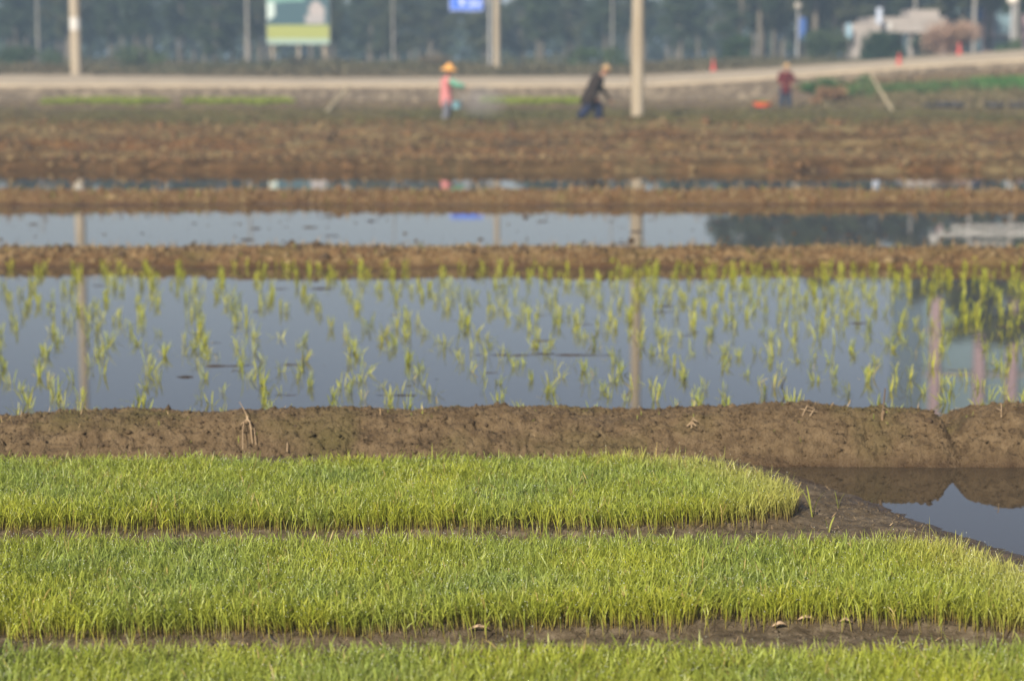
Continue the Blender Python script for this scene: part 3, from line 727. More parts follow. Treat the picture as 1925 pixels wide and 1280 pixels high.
# ------------------------------------------------------------------ traffic cones
M_RED = mat("cone_red", (.50, .06, .045), (.42, .05, .04), rough=.5, scale=3); M_CW = mat("cone_white", (.75, .72, .7), rough=.5)
for (px_, py_, Y, lab) in [(1341, 134, 103.2, "red traffic cone beyond the road, leftmost of the cones"), (1690, 124, 96.5, "red traffic cone on the near edge of the climbing road"), (1803, 103, 100.6, "small red traffic cone on the far edge of the climbing road")]:
    x, z = at(px_, py_, Y); root = empty("traffic_cone", (x, Y, z)); tag(root, lab, "traffic cone", "red cones along the road")
    root.scale = (.8, .8, .8)
    mb = MB(); mb.box(-.2, .2, -.2, .2, 0, .04); mb.build("base", M_RED, root, False)
    mb = MB(); mb.lathe([(.16, .04), (.13, .2), (.07, .52), (.035, .72), (.001, .73)], 14); mb.build("body", M_RED, root)

# red tub with seedlings in it
TY = 77.0; tx, tz = at(1433, 209, TY); tz = float(surf_z(tx, TY)[0])
root = empty("tub", (tx, TY, tz)); tag(root, "red plastic tub on the field beside the maroon-shirted farmer", "tub")
mb = MB(); mb.lathe([(.001, .01), (.24, .01), (.33, .21), (.34, .24), (.31, .23), (.22, .04), (.001, .04)], 20); mb.build("bowl", mat("red_plastic", (.85, .10, .05), (.75, .08, .05), rough=.35), root)
mb = MB(); mb.lathe([(.33, .215), (.36, .22), (.36, .245), (.335, .25)], 20); mb.build("rim", mat("orange_plastic", (.9, .2, .07), (.8, .15, .06), rough=.35), root)
n = 160; bb = np.concatenate([rng.normal(0, .10, (n, 2)), np.full((n, 1), .06)], 1); c = colvar(n, (.2, .3, .05), (.3, .36, .06))
V, F, C = blades(bb, rng.uniform(0, 6.28, n), np.abs(rng.normal(.3, .3, n)), np.abs(rng.normal(.9, .4, n)), rng.uniform(.2, .34, n), np.full(n, .02), c, c, 3)
tag(link("rice_bunch", mesh_np("rice_bunch", V, F, C), M_BUSH, loc=(tx, TY, tz+.02)), "bunch of green rice seedlings lying in the red tub", "seedling bunch")

# ------------------------------------------------------------------ people
M_SKIN = mat("skin", (.42, .23, .15), (.34, .18, .12), rough=.6, scale=8); M_EYE = mat("eye_dark", (.02, .015, .01), rough=.3)
def skinned(name, pts, edges, m, parent=None, sub=1, extra=None, loc=None, rz=0, vox=.018, wrinkle=0):
    """one continuous surface: tapering limbs along the edges, fused and smoothed"""
    bm = bmesh.new()
    def rr(n): r = pts[n][3]; return r if isinstance(r, tuple) else (r, r)
    for a, b in edges:
        A, B = Vector(pts[a][:3]), Vector(pts[b][:3]); ra, rb = rr(a), rr(b); k = max(3, int((B-A).length/.022))
        for q in range(k+1):
            t = q/k; w_, d_ = ra[0]*(1-t)+rb[0]*t, ra[1]*(1-t)+rb[1]*t
            if wrinkle: w_ *= 1+wrinkle*math.sin(q*1.9+len(a)); d_ *= 1+wrinkle*math.sin(q*1.9+1)
            bmesh.ops.create_uvsphere(bm, u_segments=12, v_segments=8, radius=1, matrix=Matrix.Translation(A.lerp(B, t)) @ Matrix.Diagonal((d_, w_, min(w_, d_), 1)))
    me = bpy.data.meshes.new(name); bm.to_mesh(me); bm.free()
    t = bpy.data.objects.new(name+"_t", me); COL.objects.link(t)
    rm = t.modifiers.new("r", 'REMESH'); rm.mode = 'VOXEL'; rm.voxel_size = vox; rm.use_smooth_shade = True
    sm = t.modifiers.new("s", 'SMOOTH'); sm.factor = .5; sm.iterations = 4
    dg = bpy.context.evaluated_depsgraph_get(); out = bpy.data.meshes.new_from_object(t.evaluated_get(dg))
    bpy.data.objects.remove(t); out.name = name; out.materials.clear()
    ms = m if isinstance(m, list) else [m]
    for k in ms: out.materials.append(k)
    if extra:
        bm = bmesh.new(); bm.from_mesh(out); extra(bm); bm.to_mesh(out); bm.free()
    for p in out.polygons: p.use_smooth = True
    o = link(name, out, None, parent)
    if loc is not None: o.location = loc
    o.rotation_euler = (0, 0, rz); return o

def head_extra(c, fwd, up, r=.098, hands=()):
    c = Vector(c); f = Vector(fwd).normalized(); u = (Vector(up)-f*Vector(up).dot(f)).normalized(); s = f.cross(u)
    R = Matrix((s, f, u)).transposed().to_4x4(); R.translation = c
    def fn(bm):
        def ell(co, sc, mi=0, seg=14):
            M = R @ Matrix.Translation(co) @ Matrix.Diagonal((*sc, 1))
            res = bmesh.ops.create_uvsphere(bm, u_segments=seg, v_segments=max(6, seg*2//3), radius=1, matrix=M)
            fs = set(f_ for v in res['verts'] for f_ in v.link_faces)
            for f_ in fs: f_.material_index = mi
            return res['verts']
        vs = ell((0, 0, 0), (.078, .096, .112))
        Ri = R.inverted()
        for v in vs:                                    # narrow jaw, brow and cheek
            p = Ri @ v.co
            if p.z < 0: k = 1+p.z*3.2; p.x *= k; p.y = p.y*(.75+.25*k)+.012
            if p.y > .05 and .01 < p.z < .04: p.y -= .008
            v.co = R @ p
        ell((0, .100, -.012), (.013, .020, .022), 0, 8)   # nose
        ell((0, .090, -.05), (.024, .010, .008), 1, 8)    # mouth
        for sx in (-1, 1):
            ell((sx*.032, .084, .012), (.012, .008, .007), 1, 8)
            ell((sx*.080, 0, -.005), (.012, .022, .032), 0, 8)
        for (w_, d_, pal) in hands:                      # palms with four fingers and a thumb
            w_ = Vector(w_); d_ = Vector(d_).normalized(); p_ = Vector(pal).normalized(); sd_ = d_.cross(p_).normalized(); p_ = sd_.cross(d_)
            H = Matrix((sd_, d_, p_)).transposed().to_4x4(); H.translation = w_
            bmesh.ops.create_uvsphere(bm, u_segments=10, v_segments=8, radius=1, matrix=H @ Matrix.Translation((0, .045, 0)) @ Matrix.Diagonal((.042, .052, .016, 1)))
            for k, (fx, fl) in enumerate([(-.03, .062), (-.01, .074), (.01, .07), (.029, .055)]):
                for j in range(3):
                    aa = .35*j; y_ = .09+fl*(j+.4)/3*math.cos(aa); z_ = fl*(j)/3*math.sin(aa)
                    bmesh.ops.create_uvsphere(bm, u_segments=6, v_segments=5, radius=1, matrix=H @ Matrix.Translation((fx, y_, z_)) @ Matrix.Rotation(aa, 4, 'X') @ Matrix.Diagonal((.0088-.001*j, fl/4.5, .0085-.001*j, 1)))
            for j in range(2):
                bmesh.ops.create_uvsphere(bm, u_segments=6, v_segments=5, radius=1, matrix=H @ Matrix.Translation((-.045-.012*j, .035+.025*j, .012)) @ Matrix.Rotation(.6, 4, 'Z') @ Matrix.Diagonal((.011, .022, .011, 1)))
    return fn

BE = [("pel", "belly"), ("belly", "chest"), ("chest", "neck"), ("neck", "head"), ("chest", "shL"), ("shL", "elL"), ("elL", "wrL"), ("chest", "shR"), ("shR", "elR"), ("elR", "wrR"),
      ("pel", "hipL"), ("hipL", "knL"), ("knL", "anL"), ("anL", "toL"), ("pel", "hipR"), ("hipR", "knR"), ("knR", "anR"), ("anR", "toR")]
BR = dict(pel=(.12, .09), belly=(.11, .085), chest=(.13, .09), neck=.05, head=.055, sh=.045, el=.035, wr=.026, hip=.07, kn=.05, an=.036, to=.035)
def rad(k): return BR.get(k) or BR[k[:-1]]
def person(loc, rz, J, label, skinm, topm, botm, hatprof, hatm, head_dir, fwd, hat_up=None, sleeve_end=.92, topscale=1.0, sleevem=None, shoe=None, hairm=None):
    pts = {k: (*v, rad(k)) for k, v in J.items()}
    hd = Vector(J["head"])
    hands = []
    for s in "LR":
        w_ = Vector(J["wr"+s]); d_ = w_-Vector(J["el"+s]); hands.append((w_, d_, (0.1, 0, -1) if abs(d_.normalized().z) < .8 else (1, 0, 0)))
    body = skinned("person", pts, BE, [skinm, M_EYE], loc=loc, rz=rz, extra=head_extra(hd, fwd, head_dir, hands=hands))
    tag(body, label, "person")
    # jacket: torso, hem and sleeves
    T = {}
    def P(k): return Vector(J[k])
    pel, bel, che, neck = P("pel"), P("belly"), P("chest"), P("neck")
    hem = pel + (pel-bel).normalized()*.10
    T["belly"] = (*bel, (.165*topscale, .13*topscale)); T["chest"] = (*(che), (.19*topscale, .135*topscale)); T["col"] = (*(che*.35+neck*.65), (.085, .075))
    T["pel"] = (*pel, (.18*topscale, .145*topscale)); T["hem"] = (*hem, (.19*topscale, .155*topscale))
    E = [("belly", "chest"), ("chest", "col"), ("belly", "pel"), ("pel", "hem")]
    for s in "LR":
        sh, el, wr = P("sh"+s), P("el"+s), P("wr"+s)
        T["sh"+s] = (*sh, .082); T["el"+s] = (*el, .066)
        cu = el.lerp(wr, sleeve_end)
        E.append(("chest", "sh"+s))
        if sleevem is None: T["cu"+s] = (*cu, .052); E += [("sh"+s, "el"+s), ("el"+s, "cu"+s)]
        else:
            T["m"+s] = (*sh.lerp(el, .25), .07); E.append(("sh"+s, "m"+s)); del T["el"+s]
            skinned("sleeve", {"a": (*sh.lerp(el, .15), .07), "b": (*sh.lerp(el, .6), .08), "e": (*el, .082), "f": (*el.lerp(wr, .5), .08), "c": (*cu, .055)}, [("a", "b"), ("b", "e"), ("e", "f"), ("f", "c")], sleevem, body, wrinkle=.05)
    skinned("jacket", T, E, topm, body, wrinkle=.035)
    ts = topscale**.8; T = {"pel": (*pel, (.155*ts, .125*ts))}; E = []
    for s in "LR":
        h, k_, a_ = P("hip"+s), P("kn"+s), P("an"+s)
        T["h"+s] = (*h, .115*ts); T["k"+s] = (*k_, .095*ts); T["a"+s] = (*k_.lerp(a_, .9), .088*ts)
        E += [("pel", "h"+s), ("h"+s, "k"+s), ("k"+s, "a"+s)]
    skinned("trousers", T, E, botm, body, wrinkle=.05)
    if shoe:
        for s in "LR":
            a_, t_ = P("an"+s), P("to"+s); skinned("boot", {"a": (*(a_+Vector((0, 0, .06))), .05), "b": (*(a_-Vector((0, 0, .02))), .052), "t": (*t_, .045)}, [("a", "b"), ("b", "t")], shoe, body)
    up = Vector(hat_up or head_dir).normalized(); q = Vector((0, 0, 1)).rotation_difference(up)
    mb = MB(); mb.lathe(hatprof, 22, wob=.02); h = mb.build("straw_hat", hatm, body); h.location = hd+up*.045; h.rotation_mode = 'QUATERNION'; h.rotation_quaternion = q
    return body

M_HATO = mat("orange_straw", (.80, .42, .12), (.60, .30, .09), rough=.7, scale=30); M_HATT = mat("tan_straw", (.46, .32, .17), (.34, .23, .12), rough=.7, scale=30)
hat_wide = [(.001, .19), (.06, .175), (.10, .12), (.125, .07), (.22, .025), (.235, -.01), (.21, .01), (.115, .04), (.09, .09), (.001, .15)]
hat_cone = [(.001, .15), (.06, .125), (.10, .085), (.12, .045), (.165, .01), (.16, 0), (.11, .03), (.001, .10)]
# woman in pink broadcasting from a basin; local +X is towards the picture's right
WY = 59.0; wx = (840-962.5)/FPX*WY; wz = float(field_z(np.array([wx]), np.array([WY]))[0])-.02
J = dict(pel=(0, 0, .66), belly=(-.01, 0, .84), chest=(.0, 0, 1.10), neck=(.03, 0, 1.27), head=(.07, 0, 1.41),
         shL=(.03, .17, 1.20), elL=(.22, .17, 1.05), wrL=(.44, .10, 1.02), shR=(.03, -.17, 1.20), elR=(.26, -.19, 1.06), wrR=(.50, -.12, 1.00),
         hipL=(0, .09, .60), knL=(.06, .10, .34), anL=(.0, .11, .07), toL=(.13, .12, .03), hipR=(0, -.09, .60), knR=(.02, -.10, .33), anR=(-.06, -.11, .07), toR=(.07, -.12, .03))
person((wx, WY, wz), 0, J, "person in a pink jacket, green sleeves and orange straw hat, arms held out", M_SKIN,
       mat("pink_cloth", (.60, .24, .24), (.48, .18, .19), rough=.85, scale=6), mat("grey_blue_cloth", (.15, .16, .19), (.11, .12, .15), rough=.9, scale=8),
       hat_wide, M_HATO, (.1, 0, 1), (1, 0, -.1), sleevem=mat("green_cloth", (.17, .42, .31), (.13, .34, .25), rough=.8, scale=8), topscale=1.2, shoe=M_DARK)
mb = MB(); mb.lathe([(.001, 0), (.12, 0), (.155, .20), (.165, .21), (.15, .2), (.11, .02), (.001, .02)], 18)
bk = empty("bucket", (wx+.28, WY-.02, wz+.40)); tag(bk, "pale blue bucket hanging in front of the person in pink", "bucket")
me_ = mb.build("pail", mat("pale_blue_plastic", (.22, .42, .50), (.18, .36, .44), rough=.5), bk)
mb = MB(); mb.tube([(-.15, 0, .2), (-.13, 0, .38), (-.06, 0, .50), (0, 0, .53), (.06, 0, .50), (.13, 0, .38), (.15, 0, .2)], .008, 6); mb.build("handle", M_STEEL, bk)

MY = 57.7; mx_ = (1108-962.5)/FPX*MY; mz = float(field_z(np.array([mx_]), np.array([MY]))[0])-.02
J = dict(pel=(.0, 0, .62), belly=(.06, 0, .78), chest=(.19, 0, 1.04), neck=(.31, 0, 1.20), head=(.42, 0, 1.31),
         shL=(.20, .17, 1.10), elL=(.32, .18, .84), wrL=(.56, .16, .53), shR=(.22, -.17, 1.10), elR=(.10, -.22, .84), wrR=(.17, -.22, .60),
         hipL=(.02, .09, .58), knL=(.24, .10, .34), anL=(.24, .10, .07), toL=(.38, .10, .03), hipR=(-.03, -.09, .58), knR=(-.05, -.10, .32), anR=(-.26, -.10, .11), toR=(-.17, -.10, .02))
person((mx_, MY, mz), 0, J, "person in a dark brown jacket and navy trousers stooping mid-stride in the field", M_SKIN,
       mat("dark_brown_cloth", (.026, .018, .015), (.018, .013, .012), rough=.9, scale=7), mat("navy_cloth", (.014, .024, .065), (.010, .016, .045), rough=.9, scale=8),
       hat_cone, M_HATT, (.35, 0, 1), (1, 0, -.5), topscale=1.45)

PY = 77.6; pxx = (1473-962.5)/FPX*PY; pz = float(surf_z(pxx, PY)[0])-.02
J = dict(pel=(0, 0, .78), belly=(0, 0, .95), chest=(.0, 0, 1.20), neck=(0, .01, 1.38), head=(0, .04, 1.50),
         shL=(.0, .18, 1.30), elL=(.02, .32, 1.10), wrL=(.10, .22, .98), shR=(.0, -.18, 1.30), elR=(-.02, -.26, 1.06), wrR=(.12, -.16, .95),
         hipL=(0, .10, .74), knL=(.01, .13, .42), anL=(0, .15, .08), toL=(.13, .17, .03), hipR=(0, -.10, .74), knR=(.01, -.12, .42), anR=(0, -.13, .08), toR=(.13, -.15, .03))
person((pxx, PY, pz), -math.pi/2, J, "person in a maroon shirt and blue trousers standing by the red tub", M_SKIN,
       mat("maroon_cloth", (.10, .010, .012), (.07, .008, .010), rough=.9, scale=7), mat("blue_grey_cloth", (.025, .040, .07), (.018, .03, .055), rough=.9, scale=8),
       hat_cone, M_HATT, (.1, 0, 1), (1, 0, -.15), shoe=M_DARK, topscale=1.12)

# dust drifting from the broadcast powder
m, t_, p_ = newmat("dust"); t_.nodes.remove(p_)
pv = t_.nodes.new("ShaderNodeVolumePrincipled"); pv.inputs["Color"].default_value = (.92, .92, .95, 1)
tc = t_.nodes.new("ShaderNodeTexCoord"); gr = t_.nodes.new("ShaderNodeTexGradient"); gr.gradient_type = 'SPHERICAL'; t_.links.new(tc.outputs["Object"], gr.inputs[0])
ml = t_.nodes.new("ShaderNodeMath"); ml.operation = 'MULTIPLY'; ml.inputs[1].default_value = 1.1; t_.links.new(gr.outputs[0], ml.inputs[0]); t_.links.new(ml.outputs[0], pv.inputs["Density"])
t_.links.new(pv.outputs[0], t_.nodes["Material Output"].inputs["Volume"])
bm = bmesh.new(); bmesh.ops.create_icosphere(bm, subdivisions=3, radius=1); me = bpy.data.meshes.new("dust"); bm.to_mesh(me); bm.free()
o = link("dust", me, m, loc=(wx+.95, WY, wz+.60)); o.scale = (.85, .5, .55); tag(o, "faint pale dust drifting in front of the person in pink", kind='stuff')

# ------------------------------------------------------------------ trees behind the road
def tree_proto(i, H, kind):
    mb = MB(); lean = random.gauss(0, .03); r = .018*H
    bh = H*(.42 if kind == 0 else .25)
    pts = []; n = 8
    for k in range(n+1):
        t = k/n; pts.append((lean*H*t+.05*math.sin(t*5+i), .05*math.cos(t*4+i)-.05, H*.9*t))
    pts[0] = (0, 0, -.5)
    mb.tube(pts, [r*(1.25-.95*k/n) for k in range(n+1)], 8)
    cs = []; rad_ = []
    nb = 13 if kind == 0 else 16
    for k in range(nb):
        t = bh/H+(1-bh/H)*(k+.5)/nb*.92; a = k*2.4+random.uniform(-.4, .4)
        reach = H*(.20 if kind == 0 else .30)*(1-.65*abs(t-.62)/.5)*random.uniform(.6, 1.15)
        b = Vector(pts[min(n, int(t*n/.9))]); b.z = H*t*.93
        e = b+Vector((math.cos(a)*reach, math.sin(a)*reach, reach*random.uniform(.1, .6)))
        mb.tube([b, b.lerp(e, .5)+Vector((0, 0, .05)), e], [r*.35, r*.22, r*.06], 5)
        for q in range(3):
            c = b.lerp(e, random.uniform(.35, 1.1))+Vector((random.gauss(0, .25), random.gauss(0, .25), random.gauss(0, .25))); cs.append(c); rad_.append(random.uniform(.45, 1.0)*H/10)
    cs.append(Vector(pts[-1])+Vector((0, 0, .2))); rad_.append(.06*H)
    pal = [((.030, .055, .024), (.055, .08, .032)), ((.025, .048, .024), (.042, .068, .030)), ((.045, .062, .030), (.08, .088, .040))][i % 3]
    V, F, C = leafcloud([tuple(c) for c in cs], np.array(rad_), 7500 if kind else 6500, .26, *pal, var=.22, flat=.75)
    root = empty("tree", (0, -50, 0)); 
    mb.build("trunk", M_BARK, root); link("crown", mesh_np("crown", V, F, C), M_TREE, root)
    return root
protos = [tree_proto(i, 10, 0 if i < 5 else 1) for i in range(9)]
used = set()
def plant(i, x, y, z, s, label, group):
    src = protos[i]
    if i in used:
        r_ = src.copy(); COL.objects.link(r_)
        for ch in src.children:
            c_ = ch.copy(); COL.objects.link(c_); c_.parent = r_
    else: r_ = src; used.add(i)
    r_.location = (x, y, z); r_.scale = (s*random.uniform(.9, 1.15), s*random.uniform(.9, 1.15), s); r_.rotation_euler = (0, 0, random.uniform(0, 6.28)); tag(r_, label, "tree", group)
def gz(x, y): return float(ground_z(np.array([float(x)]), np.array([float(y)]))[0])
for row, (Yr, n_, sc) in enumerate([(160, 24, .74), (172, 30, .76), (184, 32, .78), (200, 34, .82), (216, 34, .86)]):
    for k in range(n_):
        x = -62+124*(k+.5)/n_*(1 if row < 2 else 1.05)+random.gauss(0, .9); y = Yr+random.gauss(0, 3)
        if x > 30: continue
        plant(random.choice([0, 1, 2, 3, 4, 0, 1, 2, 5, 6]), x, y, gz(x, y), sc*random.uniform(.85, 1.08)*(1 if x < 22 else 1.25),
              "slim hazy tree with a pale trunk in the long grove behind the road", "trees of the hazy grove behind the road")
for (px_, Y, s, i) in [(1385, 150, 1.0, 7), (1560, 148, 1.05, 8), (1600, 160, 1.05, 5), (1650, 152, 1.15, 6), (1765, 156, 1.15, 7), (1800, 140, 1.2, 8), (1850, 150, 1.3, 5), (1905, 136, 1.4, 6), (1960, 142, 1.55, 8), (2040, 140, 1.7, 7), (2120, 150, 1.7, 5),
                       (1500, 158, 1.1, 2), (1430, 165, 1.0, 4), (1525, 146, 1.15, 0), (1425, 146, 1.0, 1)]:
    x = (px_-962.5)/FPX*Y
    plant(i, x, Y, gz(x, Y), s, "tall dark green tree in the nearer clump at the right behind the road", "tall trees of the right-hand clump")

n = 42000
X = rng.uniform(-90, 90, n); Y = rng.uniform(228, 262, n); hw_ = (6.5+3*fbm(X*.12, Y*.1, 521)+1.6*fbm(X*.6, Y*.5, 522))*np.where(X > 25, 1.35, 1)
leaf_ = np.stack([X, Y, ground_z(X, Y)+hw_*rng.random(n)**.8], 1); u = rng.normal(0, 1, (n, 3)); u /= np.linalg.norm(u, axis=1)[:, None]; v = np.cross(u, rng.normal(0, 1, (n, 3))); v /= np.linalg.norm(v, axis=1)[:, None]
s_ = rng.uniform(.22, .5, n)[:, None]; V = np.stack([leaf_-u*s_, leaf_+v*s_*.7, leaf_+u*s_, leaf_-v*s_*.7], 1).reshape(-1, 3)
tag(link("woods", mesh_np("woods", V, np.arange(4*n).reshape(n, 4), np.repeat(colvar(n, (.028, .05, .026), (.05, .075, .035), .2), 4, 0)), M_TREE), "solid dark woods far behind the slim trees", kind='stuff')

# undergrowth and bushes behind the road
n = 120000
X = rng.uniform(-45, 48, n); Y = rng.uniform(103, 134, n); g0 = ground_z(X, Y)
hh = .62*(.35+.75*np.clip(.5+1.6*fbm(X*.16, Y*.12, 501), 0, 1)+.4*np.clip(fbm(X*.7, Y*.7, 502)*2, 0, 1))*(1+(Y-103)/35)
hh = hh*np.where(Y < 106, .6, 1)*np.interp(X, [10, 20], [1, .5])
P = np.stack([X, Y, g0+hh*rng.random(n)**.6], 1)
u = rng.normal(0, 1, (n, 3)); u /= np.linalg.norm(u, axis=1)[:, None]; v = np.cross(u, rng.normal(0, 1, (n, 3))); v /= np.linalg.norm(v, axis=1)[:, None]
s_ = rng.uniform(.05, .14, n)[:, None]
V = np.stack([P-u*s_, P+v*s_*.6, P+u*s_, P-v*s_*.6], 1).reshape(-1, 3)
tt = np.clip(.5+2*fbm(X*.12, Y*.15, 503)+.3*rng.normal(0, .5, n), 0, 1)[:, None]; nearb = np.clip(1-(Y-103)/9, 0, 1)[:, None]
C = np.array([.08, .095, .05])*(1-tt)+np.array([.14, .12, .07])*tt; C = C*(1-nearb*.8)+np.array([.18, .145, .095])*nearb*.8
C = np.repeat(C*(1+rng.normal(0, .18, (n, 1))), 4, 0)
tag(link("undergrowth", mesh_np("undergrowth", V, np.arange(4*n).reshape(n, 4), np.clip(C, .01, 1)), M_BUSH), "grey green undergrowth between the road and the trees", kind='stuff')

bush(1388, 98, 128, 60, 44, (.030, .065, .03), (.05, .09, .04), "round dark green bush behind the road left of the maroon-shirted farmer", n=2400, zb=gz(14, 128))
bush(1660, 108, 120, 78, 50, (.022, .05, .028), (.035, .07, .035), "clipped dark green bush in front of the pale building", n=3200, zb=gz(21, 120))
bush(1560, 100, 132, 90, 42, (.035, .07, .03), (.06, .09, .04), "wide dark bush behind the road left of the pale building", n=2600, zb=gz(20, 132))
bush(1800, 100, 118, 130, 62, (.36, .23, .17), (.44, .30, .21), "large pinkish brown bare shrub right of the pale building", n=3600, size=.16, zb=gz(25, 118))
bush(1735, 95, 132, 60, 34, (.03, .055, .03), (.05, .08, .04), "small dark bush under the right end of the pale building", n=1500, zb=gz(25, 132))
bush(1905, 100, 112, 60, 30, (.05, .10, .04), (.08, .13, .05), "green bush beside the street lamp's foot", n=1500, zb=gz(26, 112))
bush(820, 135, 118, 60, 34, (.16, .13, .08), (.2, .16, .10), "dull brown bush behind the road by the person in pink", n=1200, zb=gz(-4, 118))
bush(560, 138, 120, 90, 30, (.15, .13, .09), (.19, .15, .10), "dull brown bush under the billboard", n=1200, zb=gz(-12, 120))
bush(265, 118, 126, 100, 34, (.06, .10, .05), (.09, .13, .06), "low green bush behind the road right of the white-banded pole", n=1400, zb=gz(-21, 126))
bush(60, 125, 126, 130, 40, (.05, .095, .045), (.08, .12, .06), "low green bush behind the road at the left edge", n=1800, zb=gz(-28, 126))
bush(1130, 122, 124, 140, 36, (.05, .09, .04), (.08, .12, .05), "low green bush behind the road above the stooping man", n=1800, zb=gz(5, 124))

# ------------------------------------------------------------------ billboard
BY = 140.0
def paint(name, x0, x1, z0, z1, y, fn, nx, nz, parent, mm):
    xs_ = np.linspace(x0, x1, nx); zs = np.linspace(z0, z1, nz); XX, ZZ = np.meshgrid(xs_, zs)
    V = np.stack([XX, np.full_like(XX, y), ZZ], -1).reshape(-1, 3); i = (np.arange(nx-1)[None]+nx*np.arange(nz-1)[:, None]).ravel()
    C = fn((XX-x0)/(x1-x0), (ZZ-z0)/(z1-z0)).reshape(-1, 3)
    return link(name, mesh_np(name, V, np.stack([i, i+1, i+nx+1, i+nx], 1), C), mm, parent)
m_print, t_, p_ = newmat("printed_sheet"); a_ = t_.nodes.new("ShaderNodeAttribute"); a_.attribute_name = "Col"; t_.links.new(a_.outputs["Color"], p_.inputs["Base Color"]); p_.inputs["Roughness"].default_value = .5
xa, zb_ = at(503, 83, BY); xb, zt_ = at(618, -22, BY); cx = (xa+xb)/2; zg = gz(cx, BY)
root = empty("billboard", (cx, BY, zg)); tag(root, "green and pale billboard with a landscape picture on posts before the trees", "billboard")
def bill(u, v):
    C = np.ones(u.shape+(3,))*np.array([.55, .70, .66])
    def put(mask, c): C[mask] = c
    n = fbm(u*6, v*6, 601)
    put(v < .10, (.30, .42, .36)); put((v >= .10) & (v < .34), (.30, .34, .09)); put((v >= .34), (.03, .085, .11))
    put((v > .50+.25*n) & (u < .13), (.50, .62, .60)); put((v > .76+.12*n) & (u < .6), (.16, .34, .30))
    put((v > .42) & (((u-.80)/.13)**2+((v-.60)/.16)**2 < 1+n*2), (.38, .35, .35)); put((v > .36) & (v < .52) & (u > .62) & (u < .92), (.34, .33, .34))
    return C
paint("picture_panel", xa-cx, xb-cx, zb_-zg, zt_-zg, -.06, bill, 60, 50, root, m_print)
mb = MB(); w2 = xb-cx; mb.box(-w2-.03, w2+.03, -.04, .08, zb_-zg-.03, zt_-zg+.03); mb.build("frame", M_STEEL, root, False)
for q in (-.85, 0, .85):
    mb = MB(); mb.tube([(q*w2, .2, -.4), (q*w2, .2, zt_-zg)], .09, 10); mb.build("post", M_CONC, root)

# blue road sign on its post
SY = 116.0; xa, zb_ = at(845, 21, SY); xb, zt_ = at(908, -24, SY); cx = (xa+xb)/2; zg = gz(cx, SY)
root = empty("road_sign", (cx, SY, zg)); tag(root, "blue road sign with white markings beside a concrete pole", "sign")
M_BLUE = mat("sign_blue", (.05, .17, .80), (.045, .15, .72), rough=.45); M_SW = mat("sign_white", (.78, .85, .9), rough=.5)
w2 = xb-cx; mb = MB(); mb.box(-w2, w2, -.03, .03, zb_-zg, zt_-zg); mb.build("sign_panel", M_BLUE, root, False)
zl = zb_-zg
mb = MB(); e = .035
mb.box(-w2+e, w2-e, -.045, -.033, zl+e, zl+e+.03); mb.box(-w2+e, -w2+e+.03, -.045, -.033, zl+e+.035, zt_-zg-e); mb.box(w2-e-.03, w2-e, -.045, -.033, zl+e+.035, zt_-zg-e); mb.build("border", M_SW, root, False)
mb = MB(); mb.box(-.35, -.12, -.046, -.034, zl+.38, zl+.62); mb.box(-.30, -.18, -.046, -.034, zl+.25, zl+.37); mb.build("arrow", M_SW, root, False)
mb = MB()
for k in range(4): mb.box(.12+.16*k, .22+.16*k, -.046, -.034, zl+.28, zl+.50)
mb.build("lettering", M_SW, root, False)
mb = MB(); px2 = (921-962.5)/FPX*SY-cx; mb.tube([(px2, .06, -.3), (px2, .06, zt_-zg+.1)], .08, 10); mb.build("post", M_STEEL, root)
mb = MB()
for zz in (.5, 1.1): mb.box(-w2, px2+.05, .035, .075, zl+zz-.04, zl+zz+.04)
mb.build("bracket", M_STEEL, root, False)

# ------------------------------------------------------------------ lamps
M_GLOBE = mat("lamp_glass", (.85, .80, .72), (.8, .74, .66), rough=.3)
M_BAN = mat("blue_banner", (.04, .12, .42), (.035, .10, .34), rough=.7)
def lamp(px_, Y, ztop_px, r, label, banner=None, gr_=.3, pm=None):
    x = (px_-962.5)/FPX*Y; zt = at(px_, ztop_px, Y)[1]; zg = gz(x, Y); H = zt-zg
    root = empty("street_lamp", (x, Y, zg)); tag(root, label, "street lamp")
    mb = MB(); mb.tube([(0, 0, -.3), (0, 0, .6), (0, 0, .62), (0, 0, H-.2)], [r*1.3, r*1.3, r, r*.75], 12); mb.build("post", M_STEEL, root)
    mb = MB(); mb.lathe([(.001, -gr_), (gr_*.5, -gr_*.85), (gr_*.95, -gr_*.3), (gr_, 0), (gr_*.85, gr_*.5), (gr_*.5, gr_*.85), (.001, gr_)], 16, (0, 0, H)); mb.build("lamp_globe", M_GLOBE, root)
    mb = MB(); mb.lathe([(.001, gr_*.9), (gr_*.5, gr_*.88), (gr_*.4, gr_*1.1), (.001, gr_*1.2)], 12, (0, 0, H)); mb.build("cap", M_STEEL, root)
    if banner:
        z1, z0 = at(px_, banner[0], Y)[1]-zg, at(px_, banner[1], Y)[1]-zg
        mb = MB(); mb.box(.0+r, .55, -.02, .02, z0, z1); mb.build("banner", M_BAN, root, False)
lamp(1893, 118, 0, .13, "white street lamp with a large pale globe at the right edge", gr_=.34)
lamp(1494, 148, 11, .10, "far street lamp with a small white globe and a blue banner", (34, 76), gr_=.24)
lamp(1822, 140, -4, .10, "far street lamp with a blue banner above the pinkish shrub", (10, 36), gr_=.25)

